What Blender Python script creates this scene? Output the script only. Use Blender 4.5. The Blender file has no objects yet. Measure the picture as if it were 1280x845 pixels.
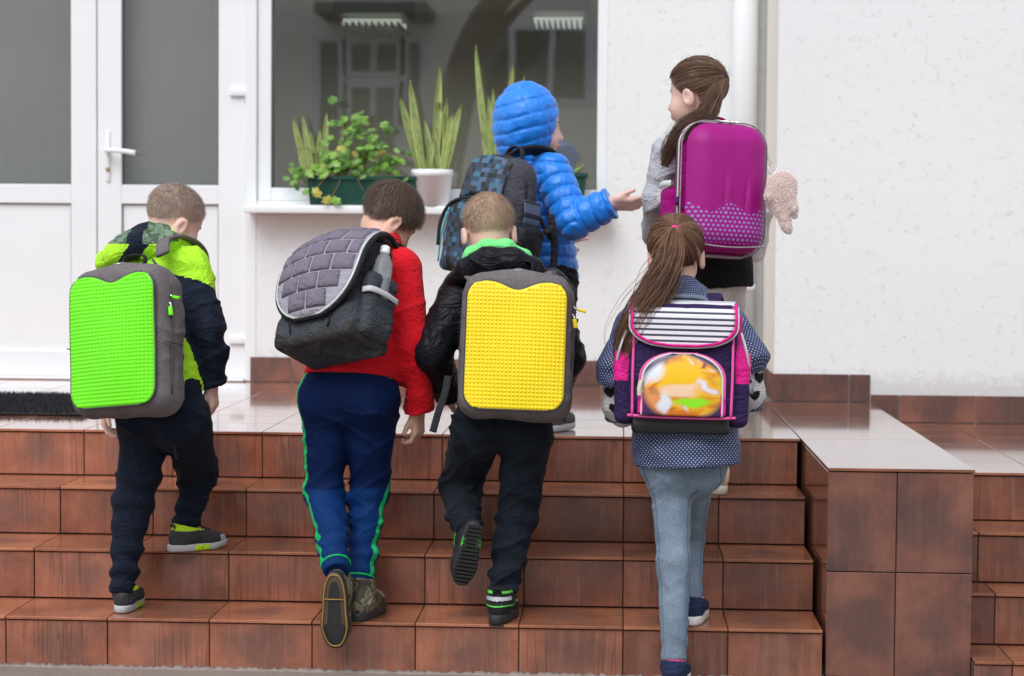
import bpy, bmesh, math, random
import numpy as np
from mathutils import Vector, Matrix

random.seed(7)
RNG = np.random.default_rng(7)
SC = bpy.context.scene
COL = SC.collection
R = math.radians

# ------------------------------------------------------------------ camera
CAM = np.array([-0.0324, -5.9416, 1.2731])
YAW, PITCH, ROLL, FPX = 0.0498885, 0.0482026, 0.0082060, 2582.12   # from a fit to the stair edges
def cam_axes():
    cy, sy, cp, sp = math.cos(YAW), math.sin(YAW), math.cos(PITCH), math.sin(PITCH)
    fwd = np.array([-sy*cp, cy*cp, -sp]); right = np.array([cy, sy, 0.0]); up = np.cross(right, fwd)
    c, s = math.cos(ROLL), math.sin(ROLL)
    return c*right + s*up, -s*right + c*up, fwd
CR, CU, CF = cam_axes()
cd = bpy.data.cameras.new('camera'); cam = bpy.data.objects.new('camera', cd); COL.objects.link(cam)
cd.sensor_width = 36.0; cd.lens = 36.0*FPX/1280.0; cd.clip_start = 0.05; cd.clip_end = 500
cam.matrix_world = Matrix(((CR[0], CU[0], -CF[0], CAM[0]), (CR[1], CU[1], -CF[1], CAM[1]), (CR[2], CU[2], -CF[2], CAM[2]), (0, 0, 0, 1)))
cd.dof.use_dof = True; cd.dof.focus_distance = 6.05; cd.dof.aperture_fstop = 3.6
SC.camera = cam

# ------------------------------------------------------------------ sky, sun, exposure (a grey wet day)
SUN_EL, SUN_AZ = R(52), R(200)          # azimuth measured from +y clockwise: behind the camera, a little to the left
w = bpy.data.worlds.new('World'); SC.world = w; w.use_nodes = True
nt = w.node_tree; nt.nodes.clear()
sky = nt.nodes.new('ShaderNodeTexSky'); sky.sky_type = 'NISHITA'; sky.sun_disc = False
sky.sun_elevation = SUN_EL; sky.sun_rotation = SUN_AZ; sky.air_density = 1.0; sky.dust_density = 1.2; sky.ozone_density = 1.0
hs = nt.nodes.new('ShaderNodeHueSaturation'); hs.inputs['Saturation'].default_value = 0.31
bg = nt.nodes.new('ShaderNodeBackground'); bg.inputs['Strength'].default_value = 0.15
wo = nt.nodes.new('ShaderNodeOutputWorld')
nt.links.new(sky.outputs[0], hs.inputs['Color']); nt.links.new(hs.outputs[0], bg.inputs[0]); nt.links.new(bg.outputs[0], wo.inputs[0])
sl = bpy.data.lights.new('sun', 'SUN'); sl.energy = 1.1; sl.angle = R(40); sl.color = (0.985, 0.995, 1.0)
sun = bpy.data.objects.new('sun', sl); COL.objects.link(sun)
sd = Vector((math.sin(SUN_AZ)*math.cos(SUN_EL), math.cos(SUN_AZ)*math.cos(SUN_EL), math.sin(SUN_EL)))
sun.rotation_euler = sd.to_track_quat('Z', 'Y').to_euler(); sun.location = sd*20
SC.view_settings.view_transform = 'Standard'; SC.view_settings.look = 'None'; SC.view_settings.gamma = 1.0
SC.view_settings.use_curve_mapping = False; SC.view_settings.exposure = 0.70
SC.render.engine = 'CYCLES'
SC.cycles.max_bounces = 8; SC.cycles.use_denoising = True

# ------------------------------------------------------------------ helpers
def V(*a): return np.array(a, float)
def unit(v): v = np.asarray(v, float); return v/np.linalg.norm(v)
def ray(px, py): return CF + (px-640.0)/FPX*CR + (422.5-py)/FPX*CU
def PX(px, py, y):                      # the point of the plane y = const seen at a pixel of the photograph
    d = ray(px, py); return CAM + d*((y-CAM[1])/d[1])
def PZ(px, py, z):
    d = ray(px, py); return CAM + d*((z-CAM[2])/d[2])

def tag(o, label=None, cat=None, group=None, kind=None):
    if label: o['label'] = label
    if cat: o['category'] = cat
    if group: o['group'] = group
    if kind: o['kind'] = kind
    return o
def empty(name, loc, label=None, cat=None, group=None, kind=None):
    o = bpy.data.objects.new(name, None); COL.objects.link(o); o.location = Vector(loc); o.empty_display_size = 0.05
    return tag(o, label, cat, group, kind)
def wloc(o):                            # world position of an unrotated chain of parents
    p = Vector((0, 0, 0))
    while o is not None: p = p + o.location; o = o.parent
    return np.array(p)
def link(name, me, mats=None, parent=None, loc=None):
    o = bpy.data.objects.new(name, me); COL.objects.link(o)
    if mats is not None:
        if not isinstance(mats, (list, tuple)): mats = [mats]
        if len(me.materials) == 0:
            for m in mats: me.materials.append(m)
    if parent is not None: o.parent = parent
    if loc is not None: o.location = Vector(loc)
    return o
def meshobj(name, verts, faces, mats, parent=None, loc=None, smooth=True, mi=None, attrs=None):
    """verts are world coordinates; the object keeps them, stored relative to its origin"""
    verts = np.asarray(verts, float)
    if loc is None: loc = wloc(parent) if parent is not None else verts.mean(0)*V(1, 1, 0)+V(0, 0, verts[:, 2].min())
    base = wloc(parent) if parent is not None else V(0, 0, 0)
    me = bpy.data.meshes.new(name)
    faces = np.asarray(faces) if not isinstance(faces, list) else faces
    vv = (verts-np.asarray(loc))
    if isinstance(faces, np.ndarray):
        n, k = faces.shape
        me.vertices.add(len(vv)); me.vertices.foreach_set('co', vv.astype(np.float32).ravel())
        me.loops.add(n*k); me.loops.foreach_set('vertex_index', faces.astype(np.int32).ravel())
        me.polygons.add(n); me.polygons.foreach_set('loop_start', np.arange(0, n*k, k, dtype=np.int32))
        me.update(calc_edges=True); me.validate()
    else:
        me.from_pydata([tuple(v) for v in vv], [], faces); me.update()
    if smooth: me.polygons.foreach_set('use_smooth', np.ones(len(me.polygons), bool))
    if mi is not None and len(mi) == len(me.polygons): me.polygons.foreach_set('material_index', np.asarray(mi, np.int32))
    if attrs:
        for k_, a in attrs.items():
            at = me.attributes.new(k_, 'FLOAT_VECTOR', 'POINT'); at.data.foreach_set('vector', np.asarray(a, np.float32).ravel())
    return link(name, me, mats, parent, np.asarray(loc)-base)

def box_mesh(name, sx, sy, sz, bev=0.0, seg=1):
    bm = bmesh.new(); bmesh.ops.create_cube(bm, size=1.0)
    bmesh.ops.scale(bm, vec=(sx, sy, sz), verts=bm.verts)
    if bev > 0: bmesh.ops.bevel(bm, geom=list(bm.edges), offset=bev, segments=seg, profile=0.5, affect='EDGES')
    me = bpy.data.meshes.new(name); bm.to_mesh(me); bm.free()
    if seg > 1: me.polygons.foreach_set('use_smooth', np.ones(len(me.polygons), bool))
    return me
_BOX = {}
def box(name, lo, hi, m, parent=None, bev=0.0, seg=1, cache=True):
    """an axis-aligned box between two world corners; alike boxes share mesh data"""
    lo, hi = np.asarray(lo, float), np.asarray(hi, float); s = hi-lo
    key = (tuple(np.round(s, 4)), bev, seg, m.name)
    me = _BOX.get(key)
    if me is None: me = _BOX[key] = box_mesh(name, *s, bev, seg)
    base = wloc(parent) if parent is not None else V(0, 0, 0)
    return link(name, me, m, parent, (lo+hi)/2-base)

def sweep(path, rad, n=8, flat=None, side=None, cap=True, closed=False):
    """a tube along a path: rad scalar/array, or (ra, rb) arrays with a side vector for flat straps"""
    P = np.asarray(path, float); m = len(P)
    T = np.gradient(P, axis=0) if not closed else (np.roll(P, -1, 0)-np.roll(P, 1, 0))
    T /= np.linalg.norm(T, axis=1)[:, None]+1e-12
    ra = np.broadcast_to(np.asarray(rad, float), (m,)).copy(); rb = ra if flat is None else np.broadcast_to(np.asarray(flat, float), (m,))
    S = np.zeros_like(P)
    if side is None:
        s = np.cross(T[0], [0, 0, 1.0]);  s = s if np.linalg.norm(s) > 1e-3 else np.cross(T[0], [1.0, 0, 0])
        for i in range(m):
            s = s-T[i]*(s@T[i]); s /= np.linalg.norm(s)+1e-12; S[i] = s
    else:
        sd_ = np.asarray(side, float); sd_ = np.broadcast_to(sd_, P.shape)
        S = sd_-T*(sd_*T).sum(1)[:, None]; S /= np.linalg.norm(S, axis=1)[:, None]+1e-12
    B = np.cross(T, S)
    a = np.arange(n)*2*math.pi/n + (math.pi/n if flat is not None else 0)
    ca, sa = np.cos(a), np.sin(a)
    if flat is not None and n == 4: ca, sa = ca*1.414, sa*1.414
    if flat is not None and n > 4:
        ca = np.sign(ca)*np.abs(ca)**0.6; sa = np.sign(sa)*np.abs(sa)**0.6
    Vt = P[:, None, :]+ra[:, None, None]*ca[None, :, None]*S[:, None, :]+rb[:, None, None]*sa[None, :, None]*B[:, None, :]
    verts = Vt.reshape(-1, 3); faces = []
    for i in range(m if closed else m-1):
        i2 = (i+1) % m
        for j in range(n):
            faces.append((i*n+j, i*n+(j+1) % n, i2*n+(j+1) % n, i2*n+j))
    if cap and not closed:
        faces.append(tuple(range(n-1, -1, -1))); faces.append(tuple((m-1)*n+j for j in range(n)))
    return verts, faces
def spline(pts, n=8):
    """Catmull-Rom through points"""
    P = np.asarray(pts, float); P = np.vstack([2*P[0]-P[1], P, 2*P[-1]-P[-2]]); out = []
    for i in range(1, len(P)-2):
        for t in np.linspace(0, 1, n, endpoint=False):
            a, b, c, d = P[i-1], P[i], P[i+1], P[i+2]
            out.append(0.5*((2*b)+(-a+c)*t+(2*a-5*b+4*c-d)*t*t+(-a+3*b-3*c+d)*t**3))
    out.append(P[-2]); return np.array(out)
def merge(parts):
    vs, fs, o = [], [], 0
    for v, f in parts:
        vs.append(np.asarray(v)); fs += [tuple(i+o for i in q) for q in f]; o += len(v)
    return np.vstack(vs), fs

# ------------------------------------------------------------------ materials
class NT:
    def __init__(s, name):
        s.m = bpy.data.materials.new(name); s.m.use_nodes = True; s.t = s.m.node_tree
        s.p = s.t.nodes['Principled BSDF']; s.out = s.t.nodes['Material Output']
    def n(s, typ, **kw):
        nd = s.t.nodes.new(typ)
        for k, v in kw.items():
            if k in nd.inputs.keys(): s.set(nd.inputs[k], v)
            else: setattr(nd, k, v)
        return nd
    def set(s, sock, v):
        if isinstance(v, bpy.types.NodeSocket): s.t.links.new(v, sock)
        elif isinstance(v, bpy.types.Node): s.t.links.new(v.outputs[0], sock)
        else: sock.default_value = v
    def math(s, op, a, b=0.0, c=None, clamp=False):
        nd = s.t.nodes.new('ShaderNodeMath'); nd.operation = op; nd.use_clamp = clamp
        s.set(nd.inputs[0], a); s.set(nd.inputs[1], b)
        if c is not None: s.set(nd.inputs[2], c)
        return nd.outputs[0]
    def vmath(s, op, a, b=None, scale=None):
        nd = s.t.nodes.new('ShaderNodeVectorMath'); nd.operation = op; s.set(nd.inputs[0], a)
        if b is not None: s.set(nd.inputs[1], b)
        if scale is not None: s.set(nd.inputs['Scale'], scale)
        return nd.outputs['Value'] if op in ('LENGTH', 'DOT_PRODUCT', 'DISTANCE') else nd.outputs[0]
    def mix(s, fac, a, b, typ='MIX'):
        nd = s.t.nodes.new('ShaderNodeMix'); nd.data_type = 'RGBA'; nd.blend_type = typ
        s.set(nd.inputs['Factor'], fac)
        for k, v in ((6, a), (7, b)):
            if isinstance(v, (tuple, list)) and len(v) == 3: v = (*v, 1)
            s.set(nd.inputs[k], v)
        return nd.outputs[2]
    def ramp(s, fac, stops):
        nd = s.t.nodes.new('ShaderNodeValToRGB'); s.set(nd.inputs[0], fac); e = nd.color_ramp.elements
        while len(e) < len(stops): e.new(0.5)
        for el, (p, c) in zip(e, stops):
            el.position = p; el.color = (*c, 1) if not isinstance(c, (int, float)) else (c, c, c, 1)
        return nd.outputs[0]
    def noise(s, vec, scale=5.0, detail=3.0, rough=0.5, dist=0.0, out=0):
        nd = s.n('ShaderNodeTexNoise', Scale=scale, Detail=detail, Roughness=rough, Distortion=dist)
        if vec is not None: s.set(nd.inputs['Vector'], vec)
        return nd.outputs[out]
    def coord(s, which='Object'): return s.t.nodes.new('ShaderNodeTexCoord').outputs[which]
    def attr(s, name): 
        nd = s.t.nodes.new('ShaderNodeAttribute'); nd.attribute_name = name; return nd.outputs['Vector']
    def mapping(s, vec, scale=(1, 1, 1), loc=(0, 0, 0), rot=(0, 0, 0)):
        nd = s.t.nodes.new('ShaderNodeMapping'); s.set(nd.inputs['Vector'], vec)
        s.set(nd.inputs['Scale'], scale); s.set(nd.inputs['Location'], loc); s.set(nd.inputs['Rotation'], rot); return nd.outputs[0]
    def bump(s, h, strength=0.3, dist=0.01):
        nd = s.n('ShaderNodeBump', Strength=strength, Distance=dist); s.set(nd.inputs['Height'], h)
        s.t.links.new(nd.outputs[0], s.p.inputs['Normal']); return nd
    def base(s, v, rough=None, **kw):
        s.set(s.p.inputs['Base Color'], (*v, 1) if isinstance(v, (tuple, list)) and len(v) == 3 else v)
        if rough is not None: s.set(s.p.inputs['Roughness'], rough)
        for k, x in kw.items(): s.set(s.p.inputs[k.replace('_', ' ')], x)
        return s
def sepx(N, vec):
    nd = N.t.nodes.new('ShaderNodeSeparateXYZ'); N.set(nd.inputs[0], vec); return nd.outputs
def plain(name, col, rough=0.5, var=0.12, scale=30, bump=0.0, **kw):
    N = NT(name); c = N.coord('Object'); f = N.noise(c, scale, 3)
    a = tuple(x*(1-var) for x in col); b = tuple(min(1, x*(1+var)) for x in col)
    N.base(N.mix(f, a, b), rough, **kw)
    if bump: N.bump(N.noise(c, scale*6, 2), bump, 0.002)
    return N.m
def fabric(name, col, rough=0.85, weave=900, bump=0.25, var=0.18, sheen=0.05, coarse=14, crease=0.5, seam=False):
    """cloth: broad wear tone, fine thread relief"""
    N = NT(name); c = N.coord('Object')
    f = N.noise(c, coarse, 4, 0.6); g = N.noise(c, weave, 2, 0.7)
    a = tuple(x*(1-var) for x in col); b = tuple(min(1, x*(1+var)) for x in col)
    col_ = N.mix(f, a, b)
    if seam:
        th = N.math('ABSOLUTE', sepx(N, N.attr('uvw'))[2]); sm = N.ramp(N.math('ABSOLUTE', N.math('SUBTRACT', th, 1.25)), [(0.02, 1.0), (0.045, 0.0)]); col_ = N.mix(N.math('MULTIPLY', sm, 0.45), col_, tuple(x*0.35 for x in col)); g = N.math('SUBTRACT', g, N.math('MULTIPLY', sm, 1.6))
    N.base(col_, rough, Sheen_Weight=sheen*0.4, Sheen_Roughness=0.5, Specular_IOR_Level=0.12)
    n1 = N.noise(N.mapping(c, scale=(1, 1, 1.5)), 17, 2, 0.5, 1.2); r = N.math('POWER', N.math('SUBTRACT', 1.0, N.math('ABSOLUTE', N.math('MULTIPLY_ADD', n1, 4.0, -2.0)), clamp=True), 2.0)
    b1 = N.n('ShaderNodeBump', Strength=crease, Distance=0.006); N.set(b1.inputs['Height'], N.math('ADD', r, N.math('MULTIPLY', N.noise(c, 60, 2, 0.6, 0.8), 0.35)))
    b2 = N.bump(g, bump, 0.002); N.t.links.new(b1.outputs[0], b2.inputs['Normal']); return N.m
# ================================================================== the place
H, D, TW = 0.1553, 0.300, 0.302          # riser, tread, tile width
PORCH = 4*H; SX = 0.585                  # porch floor level; right end of the main stairs
WY, RY, RX = 3.26, 2.50, 0.615           # window wall, nearer right wall, its corner
PXR = 1.004                              # right side of the pier
LOW = 0.540                              # floor level right of the pier
GROUND = float(PX(136, 834, 0)[2])
XL = -3.35

def tile_mat(name, c_dark, c_mid, c_light, streak, rough=(0.10, 0.32), light_streak=0.0, film=0.5, smoke=(0.085, 0.046, 0.040)):
    N = NT(name); oc = N.coord('Object'); oi = N.n('ShaderNodeObjectInfo')
    off = N.vmath('SCALE', (17.0, 9.0, 5.0), scale=oi.outputs['Random'])
    v = N.vmath('ADD', oc, off)
    big = N.noise(v, 5.5, 3, 0.55); fine = N.noise(v, 60, 4, 0.65)
    t = N.math('ADD', N.math('MULTIPLY', big, 0.8), N.math('MULTIPLY', fine, 0.25))
    t = N.math('ADD', t, N.math('MULTIPLY', N.math('SUBTRACT', oi.outputs['Random'], 0.5), 0.22))
    col = N.ramp(t, [(0.33, c_dark), (0.52, c_mid), (0.75, c_light)])
    # smoky firing mark in the middle of each tile, orange towards its edges
    rad = N.vmath('LENGTH', N.vmath('MULTIPLY', oc, (8.0, 8.0, 9.0))); mark = N.math('MULTIPLY', N.ramp(N.math('ADD', rad, N.math('MULTIPLY_ADD', big, 1.6, -0.8)), [(0.25, 1.0), (0.95, 0.0)]), N.math('MULTIPLY_ADD', oi.outputs['Random'], 0.5, 0.25))
    col = N.mix(mark, col, smoke)
    # tile colour along the flight: paler on the left, darker towards the right
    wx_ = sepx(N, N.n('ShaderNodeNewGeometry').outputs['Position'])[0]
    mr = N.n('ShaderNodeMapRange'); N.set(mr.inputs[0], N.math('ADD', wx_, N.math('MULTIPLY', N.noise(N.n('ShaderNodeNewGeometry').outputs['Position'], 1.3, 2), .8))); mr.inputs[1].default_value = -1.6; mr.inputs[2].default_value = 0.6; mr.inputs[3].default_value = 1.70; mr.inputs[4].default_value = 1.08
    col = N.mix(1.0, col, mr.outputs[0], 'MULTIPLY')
    rgh = N.math('MULTIPLY_ADD', N.noise(v, 9, 3), rough[1]-rough[0], rough[0])
    h = fine
    if streak > 0:
        x, y, z = sepx(N, oc)
        # water runs: thin wandering dark lines, and a damp sheet with a ragged lower edge
        wob = N.math('MULTIPLY', N.math('SUBTRACT', N.noise(N.mapping(v, scale=(20, 20, 30)), 1.0, 2), 0.5), 0.006); vw = N.n('ShaderNodeCombineXYZ'); vx_, vy_, vz_ = sepx(N, v); N.set(vw.inputs[0], N.math('ADD', vx_, wob)); N.set(vw.inputs[1], vy_); N.set(vw.inputs[2], vz_); vd = vw.outputs[0]
        n1 = N.noise(N.mapping(vd, scale=(36, 36, 0.9)), 1.0, 1, 0.5, 0.0); ln1 = N.ramp(N.math('ABSOLUTE', N.math('SUBTRACT', n1, 0.5)), [(0.008, 1.0), (0.024, 0.0)])
        n2 = N.noise(N.mapping(vd, scale=(66, 66, 1.6), loc=(5, 2, 1)), 1.0, 1, 0.5, 0.0); ln2 = N.ramp(N.math('ABSOLUTE', N.math('SUBTRACT', n2, 0.47)), [(0.007, 1.0), (0.020, 0.0)])
        gate = N.ramp(N.noise(N.mapping(v, scale=(7, 7, 2.2)), 1.0, 2), [(0.46, 0.0), (0.60, 1.0)])
        lines = N.math('MULTIPLY', N.math('MAXIMUM', ln1, N.math('MULTIPLY', ln2, 0.7)), gate)
        edge = N.math('ADD', N.math('MULTIPLY', z, 6.0), N.math('MULTIPLY_ADD', N.noise(N.mapping(v, scale=(26, 26, 0.6)), 1.0, 3, 0.6), 2.6, -1.3))
        damp = N.ramp(edge, [(0.42, 0.0), (0.52, 1.0)])
        col = N.mix(N.math('MULTIPLY', damp, streak*0.40), col, N.mix(0.6, col, (0.05, 0.022, 0.014)))
        col = N.mix(N.math('MULTIPLY', lines, streak), col, N.mix(0.7, col, (0.03, 0.014, 0.010)))
        if light_streak:
            s2 = N.noise(N.mapping(vd, scale=(58, 58, 3.0), loc=(3, 1, 7)), 1.0, 3, 0.6, 0.0)
            m2 = N.math('MULTIPLY', N.ramp(s2, [(0.54, 0.0), (0.60, 1.0)]), N.math('SUBTRACT', 1.0, lines))
            col = N.mix(N.math('MULTIPLY', m2, light_streak), col, (0.34, 0.21, 0.17))
        rgh = N.math('SUBTRACT', rgh, N.math('MULTIPLY', damp, 0.10), clamp=True)
        h = N.math('ADD', fine, N.math('MULTIPLY', lines, 0.6))
    N.base(col, rgh, Coat_Weight=film, Coat_Roughness=0.06)
    N.bump(h, 0.12, 0.002); return N.m
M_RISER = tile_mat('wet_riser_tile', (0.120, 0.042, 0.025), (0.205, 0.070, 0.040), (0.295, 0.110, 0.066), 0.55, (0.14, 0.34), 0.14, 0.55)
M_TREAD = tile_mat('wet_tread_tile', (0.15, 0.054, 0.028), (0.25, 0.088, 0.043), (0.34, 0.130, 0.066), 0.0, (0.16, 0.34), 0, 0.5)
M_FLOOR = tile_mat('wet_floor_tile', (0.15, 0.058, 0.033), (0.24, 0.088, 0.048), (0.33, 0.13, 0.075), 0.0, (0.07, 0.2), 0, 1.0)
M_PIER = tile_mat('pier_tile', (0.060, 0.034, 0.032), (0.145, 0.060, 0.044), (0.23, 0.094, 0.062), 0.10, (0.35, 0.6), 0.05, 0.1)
M_GROUT = plain('grout', (0.075, 0.05, 0.042), 0.8, 0.3, 60)

def plaster(name, col):
    N = NT(name); p = N.n('ShaderNodeNewGeometry').outputs['Position']
    n1 = N.noise(p, 15.0, 3, 0.5, 1.6); line = N.math('ABSOLUTE', N.math('SUBTRACT', n1, 0.5))
    thin = N.ramp(line, [(0.0, 1.0), (0.016, 0.6), (0.030, 0.0)])
    gate = N.ramp(N.noise(p, 30.0, 2, 0.5), [(0.55, 0.0), (0.62, 1.0)])
    groove = N.math('MULTIPLY', thin, gate)
    sp = N.ramp(N.noise(p, 55, 3, 0.6), [(0.62, 0.0), (0.72, 1.0)])
    g2 = N.math('MAXIMUM', groove, N.math('MULTIPLY', sp, 0.4))
    tone = N.mix(N.noise(p, 1.3, 3), tuple(x*0.93 for x in col), col)
    tone = N.mix(N.math('MULTIPLY', g2, 0.25), tone, tuple(x*0.45 for x in col))
    x, y, z = sepx(N, p)
    # splash dirt just above the plinth, in ragged specks
    low = N.ramp(N.math('ADD', N.math('SUBTRACT', z, PORCH+0.02), N.math('MULTIPLY', N.noise(p, 26, 4, 0.7), 0.18)), [(0.13, 1.0), (0.20, 0.0)])
    tone = N.mix(N.math('MULTIPLY', low, 0.28), tone, (0.23, 0.20, 0.17))
    N.base(tone, 0.85)
    hgt = N.math('SUBTRACT', N.math('MULTIPLY', N.noise(p, 130, 3, 0.7), 0.25), g2)
    N.bump(hgt, 0.42, 0.003); return N.m
M_WALL = plaster('bark_plaster', (0.79, 0.805, 0.80))
M_CREAM = plaster('cream_plaster', (0.80, 0.765, 0.69))
M_PVC = plain('white_pvc', (0.80, 0.825, 0.835), 0.30, 0.045, 2.5)
M_PVCJ = plain('grey_gasket', (0.10, 0.11, 0.12), 0.6, 0.1, 20)
M_METAL = NT('brushed_metal').base((0.62, 0.62, 0.63), 0.3, Metallic=1.0).m
M_BLIND = None
def glass(name, tint, ior):
    N = NT(name); t = N.t; t.nodes.remove(N.p)
    tr = N.n('ShaderNodeBsdfTransparent', Color=(*tint, 1)); gl = N.n('ShaderNodeBsdfGlossy', Roughness=0.0, Color=(0.95, 0.97, 1.0, 1))
    g_ = N.n('ShaderNodeNewGeometry'); cs = N.math('ABSOLUTE', N.vmath('DOT_PRODUCT', g_.outputs['Incoming'], g_.outputs['Normal'])); f0 = ((ior-1)/(ior+1))**2
    fr_ = N.math('MULTIPLY_ADD', N.math('POWER', N.math('SUBTRACT', 1.0, cs, clamp=True), 5.0), 1-f0, f0); mx = N.n('ShaderNodeMixShader')
    # slow waviness of the pane
    p = N.n('ShaderNodeNewGeometry').outputs['Position']; b = N.n('ShaderNodeBump', Strength=0.05, Distance=0.01); N.set(b.inputs['Height'], N.noise(p, 2.2, 1))
    t.links.new(b.outputs[0], gl.inputs['Normal'])
    t.links.new(fr_, mx.inputs[0]); t.links.new(tr.outputs[0], mx.inputs[1]); t.links.new(gl.outputs[0], mx.inputs[2]); t.links.new(mx.outputs[0], N.out.inputs[0]); return N.m
M_GLASS = glass('window_glass', (0.84, 0.87, 0.85), 2.55)

# ---- ground
N = NT('wet_concrete'); p = N.coord('Object'); a = N.noise(p, 3, 4, 0.6); b = N.noise(p, 70, 3, 0.7)
N.base(N.mix(N.math('ADD', N.math('MULTIPLY', a, 0.6), N.math('MULTIPLY', b, 0.4)), (0.13, 0.11, 0.095), (0.36, 0.31, 0.27)), N.math('MULTIPLY_ADD', a, 0.5, 0.2)); N.bump(b, 0.4, 0.004)
M_CONC = N.m
gv = [(-60, -80, GROUND), (60, -80, GROUND), (60, 60, GROUND), (-60, 60, GROUND)]
g = meshobj('ground', gv, [(0, 1, 2, 3)], M_CONC, loc=(0, 0, 0), smooth=False); tag(g, kind='structure')

def ragged_strip(name, x0, x1, y, z0, h, m, parent, seed, n=60):
    """crumbled mortar along the foot of a riser"""
    r = random.Random(seed); vs, fs = [], []
    for i in range(n+1):
        x = x0+(x1-x0)*i/n; dz = h*r.uniform(0.25, 1.0); dy = r.uniform(0.008, 0.022)
        vs += [(x, y, z0), (x, y, z0+dz), (x, y-dy, z0)]
        if i: k = 3*i; fs += [(k-3, k, k+1, k-2), (k-2, k+1, k+2, k-1)]
    return meshobj(name, vs, fs, m, parent)

# ---- main stairs: concrete core, riser tiles and tread tiles as pieces
stairs = empty('stairs', (-1.4, 0, GROUND), kind='structure')
GAP = 0.0016
def tile(name, lo, hi, m, parent):
    d = 0.0009*random.random()
    return box(name, np.asarray(lo)+GAP, np.asarray(hi)-GAP, m, parent, bev=0.0013)
prof = [(0.012, GROUND-.3)]
for i in range(4): prof += [(i*D+0.012, (i+1)*H-0.013), ((i+1)*D+0.012, (i+1)*H-0.013)]
prof[-1] = (WY+0.05, PORCH-0.013); prof.append((WY+0.05, GROUND-.3))
cv = [(XL, y, z) for y, z in prof]+[(SX-0.011, y, z) for y, z in prof]; n_ = len(prof)
cf = [tuple(range(n_)), tuple(range(2*n_-1, n_-1, -1))]+[(i, n_+i, n_+(i+1) % n_, (i+1) % n_) for i in range(n_)]
meshobj('core', cv, cf, M_GROUT, stairs, smooth=False)
ks = list(range(-11, 2))
for i in range(4):
    zb = GROUND-0.02 if i == 0 else i*H
    for k in ks+[2]:
        x0, x1 = k*TW, min((k+1)*TW, SX-0.010)
        if k == 2: continue
        jit = random.uniform(-0.0012, 0.0012)
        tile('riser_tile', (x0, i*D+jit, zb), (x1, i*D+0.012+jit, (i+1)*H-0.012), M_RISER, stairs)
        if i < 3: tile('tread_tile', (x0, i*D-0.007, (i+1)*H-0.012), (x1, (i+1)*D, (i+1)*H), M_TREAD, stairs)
ragged_strip('mortar_edge', XL, SX, 0.001, GROUND, 0.011, plain('mortar', (0.30, 0.25, 0.22), 0.9, 0.3, 40), stairs, 3, 420)

# ---- porch floor
porch = empty('porch_floor', (-1.0, 2.0, PORCH), kind='structure')
for k in range(-11, 2):
    x0, x1 = k*TW, min((k+1)*TW, SX-0.001)
    for j in range(8):
        y0 = 0.893 if j == 0 else 0.9+j*TW; y1 = 0.9+(j+1)*TW
        if j == 7: y1 = WY+0.012
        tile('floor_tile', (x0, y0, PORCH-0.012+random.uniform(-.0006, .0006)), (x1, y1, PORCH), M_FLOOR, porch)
# ---- pier between the two flights
pier = empty('stair_pier', (0.8, 0.03, GROUND), 'brown tiled pier with flat wet top between two flights of steps', 'pier')
PF = 0.030
box('core', (SX+0.010, PF+0.010, GROUND-.3), (PXR-0.010, RY+0.01, PORCH-0.013), M_GROUT, pier)
xm = float(PX(1122, 590, PF)[0])
for zt, zb in ((PORCH-0.012, 0.318), (0.318, 0.012), (0.012, GROUND-0.05)):
    for x0, x1 in ((SX, xm), (xm, PXR)):
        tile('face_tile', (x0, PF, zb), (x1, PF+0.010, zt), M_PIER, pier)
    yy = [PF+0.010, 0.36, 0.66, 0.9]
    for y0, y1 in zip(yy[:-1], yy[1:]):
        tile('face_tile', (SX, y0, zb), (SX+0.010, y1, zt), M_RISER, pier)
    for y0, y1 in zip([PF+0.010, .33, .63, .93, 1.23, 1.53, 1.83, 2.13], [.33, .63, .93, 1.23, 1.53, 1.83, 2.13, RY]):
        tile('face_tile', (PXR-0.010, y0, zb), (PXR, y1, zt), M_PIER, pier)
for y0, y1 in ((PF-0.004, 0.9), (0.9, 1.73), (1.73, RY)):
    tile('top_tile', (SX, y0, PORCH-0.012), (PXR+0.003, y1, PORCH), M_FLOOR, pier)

# ---- lower flight right of the pier
side = empty('side_stairs', (1.8, 0.5, GROUND), kind='structure')
SXR = 3.0
ys = [float(PZ(1240, 826, LOW-3*H)[1]), float(PZ(1240, 741, LOW-2*H)[1]), float(PZ(1240, 665, LOW-H)[1]), float(PZ(1240, 590, LOW)[1])]
joints = [float(PX(1266, 826, ys[0])[0]), float(PX(1244, 741, ys[1])[0]), float(PX(1223, 665, ys[2])[0]), 1.62]
prof = [(ys[0]+.012, GROUND-.3)]
for i in range(4): prof += [(ys[i]+.012, LOW-(3-i)*H-.013), ((ys[i+1] if i < 3 else RY+.05)+.012, LOW-(3-i)*H-.013)]
prof.append((RY+.062, GROUND-.3)); n_ = len(prof)
cv = [(PXR, y, z) for y, z in prof]+[(SXR, y, z) for y, z in prof]
cf = [tuple(range(n_)), tuple(range(2*n_-1, n_-1, -1))]+[(i, n_+i, n_+(i+1) % n_, (i+1) % n_) for i in range(n_)]
meshobj('core', cv, cf, M_GROUT, side, smooth=False)
for i in range(4):
    zt = LOW-(3-i)*H; zb = zt-H if i else GROUND-.02
    xs = [PXR+.002]; x = joints[i]
    while x < SXR: xs.append(x); x += TW
    xs.append(SXR)
    for x0, x1 in zip(xs[:-1], xs[1:]):
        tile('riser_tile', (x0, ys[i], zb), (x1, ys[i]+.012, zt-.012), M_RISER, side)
        if i < 3: tile('tread_tile', (x0, ys[i]-.007, zt-.012), (x1, ys[i+1], zt), M_TREAD, side)
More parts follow.
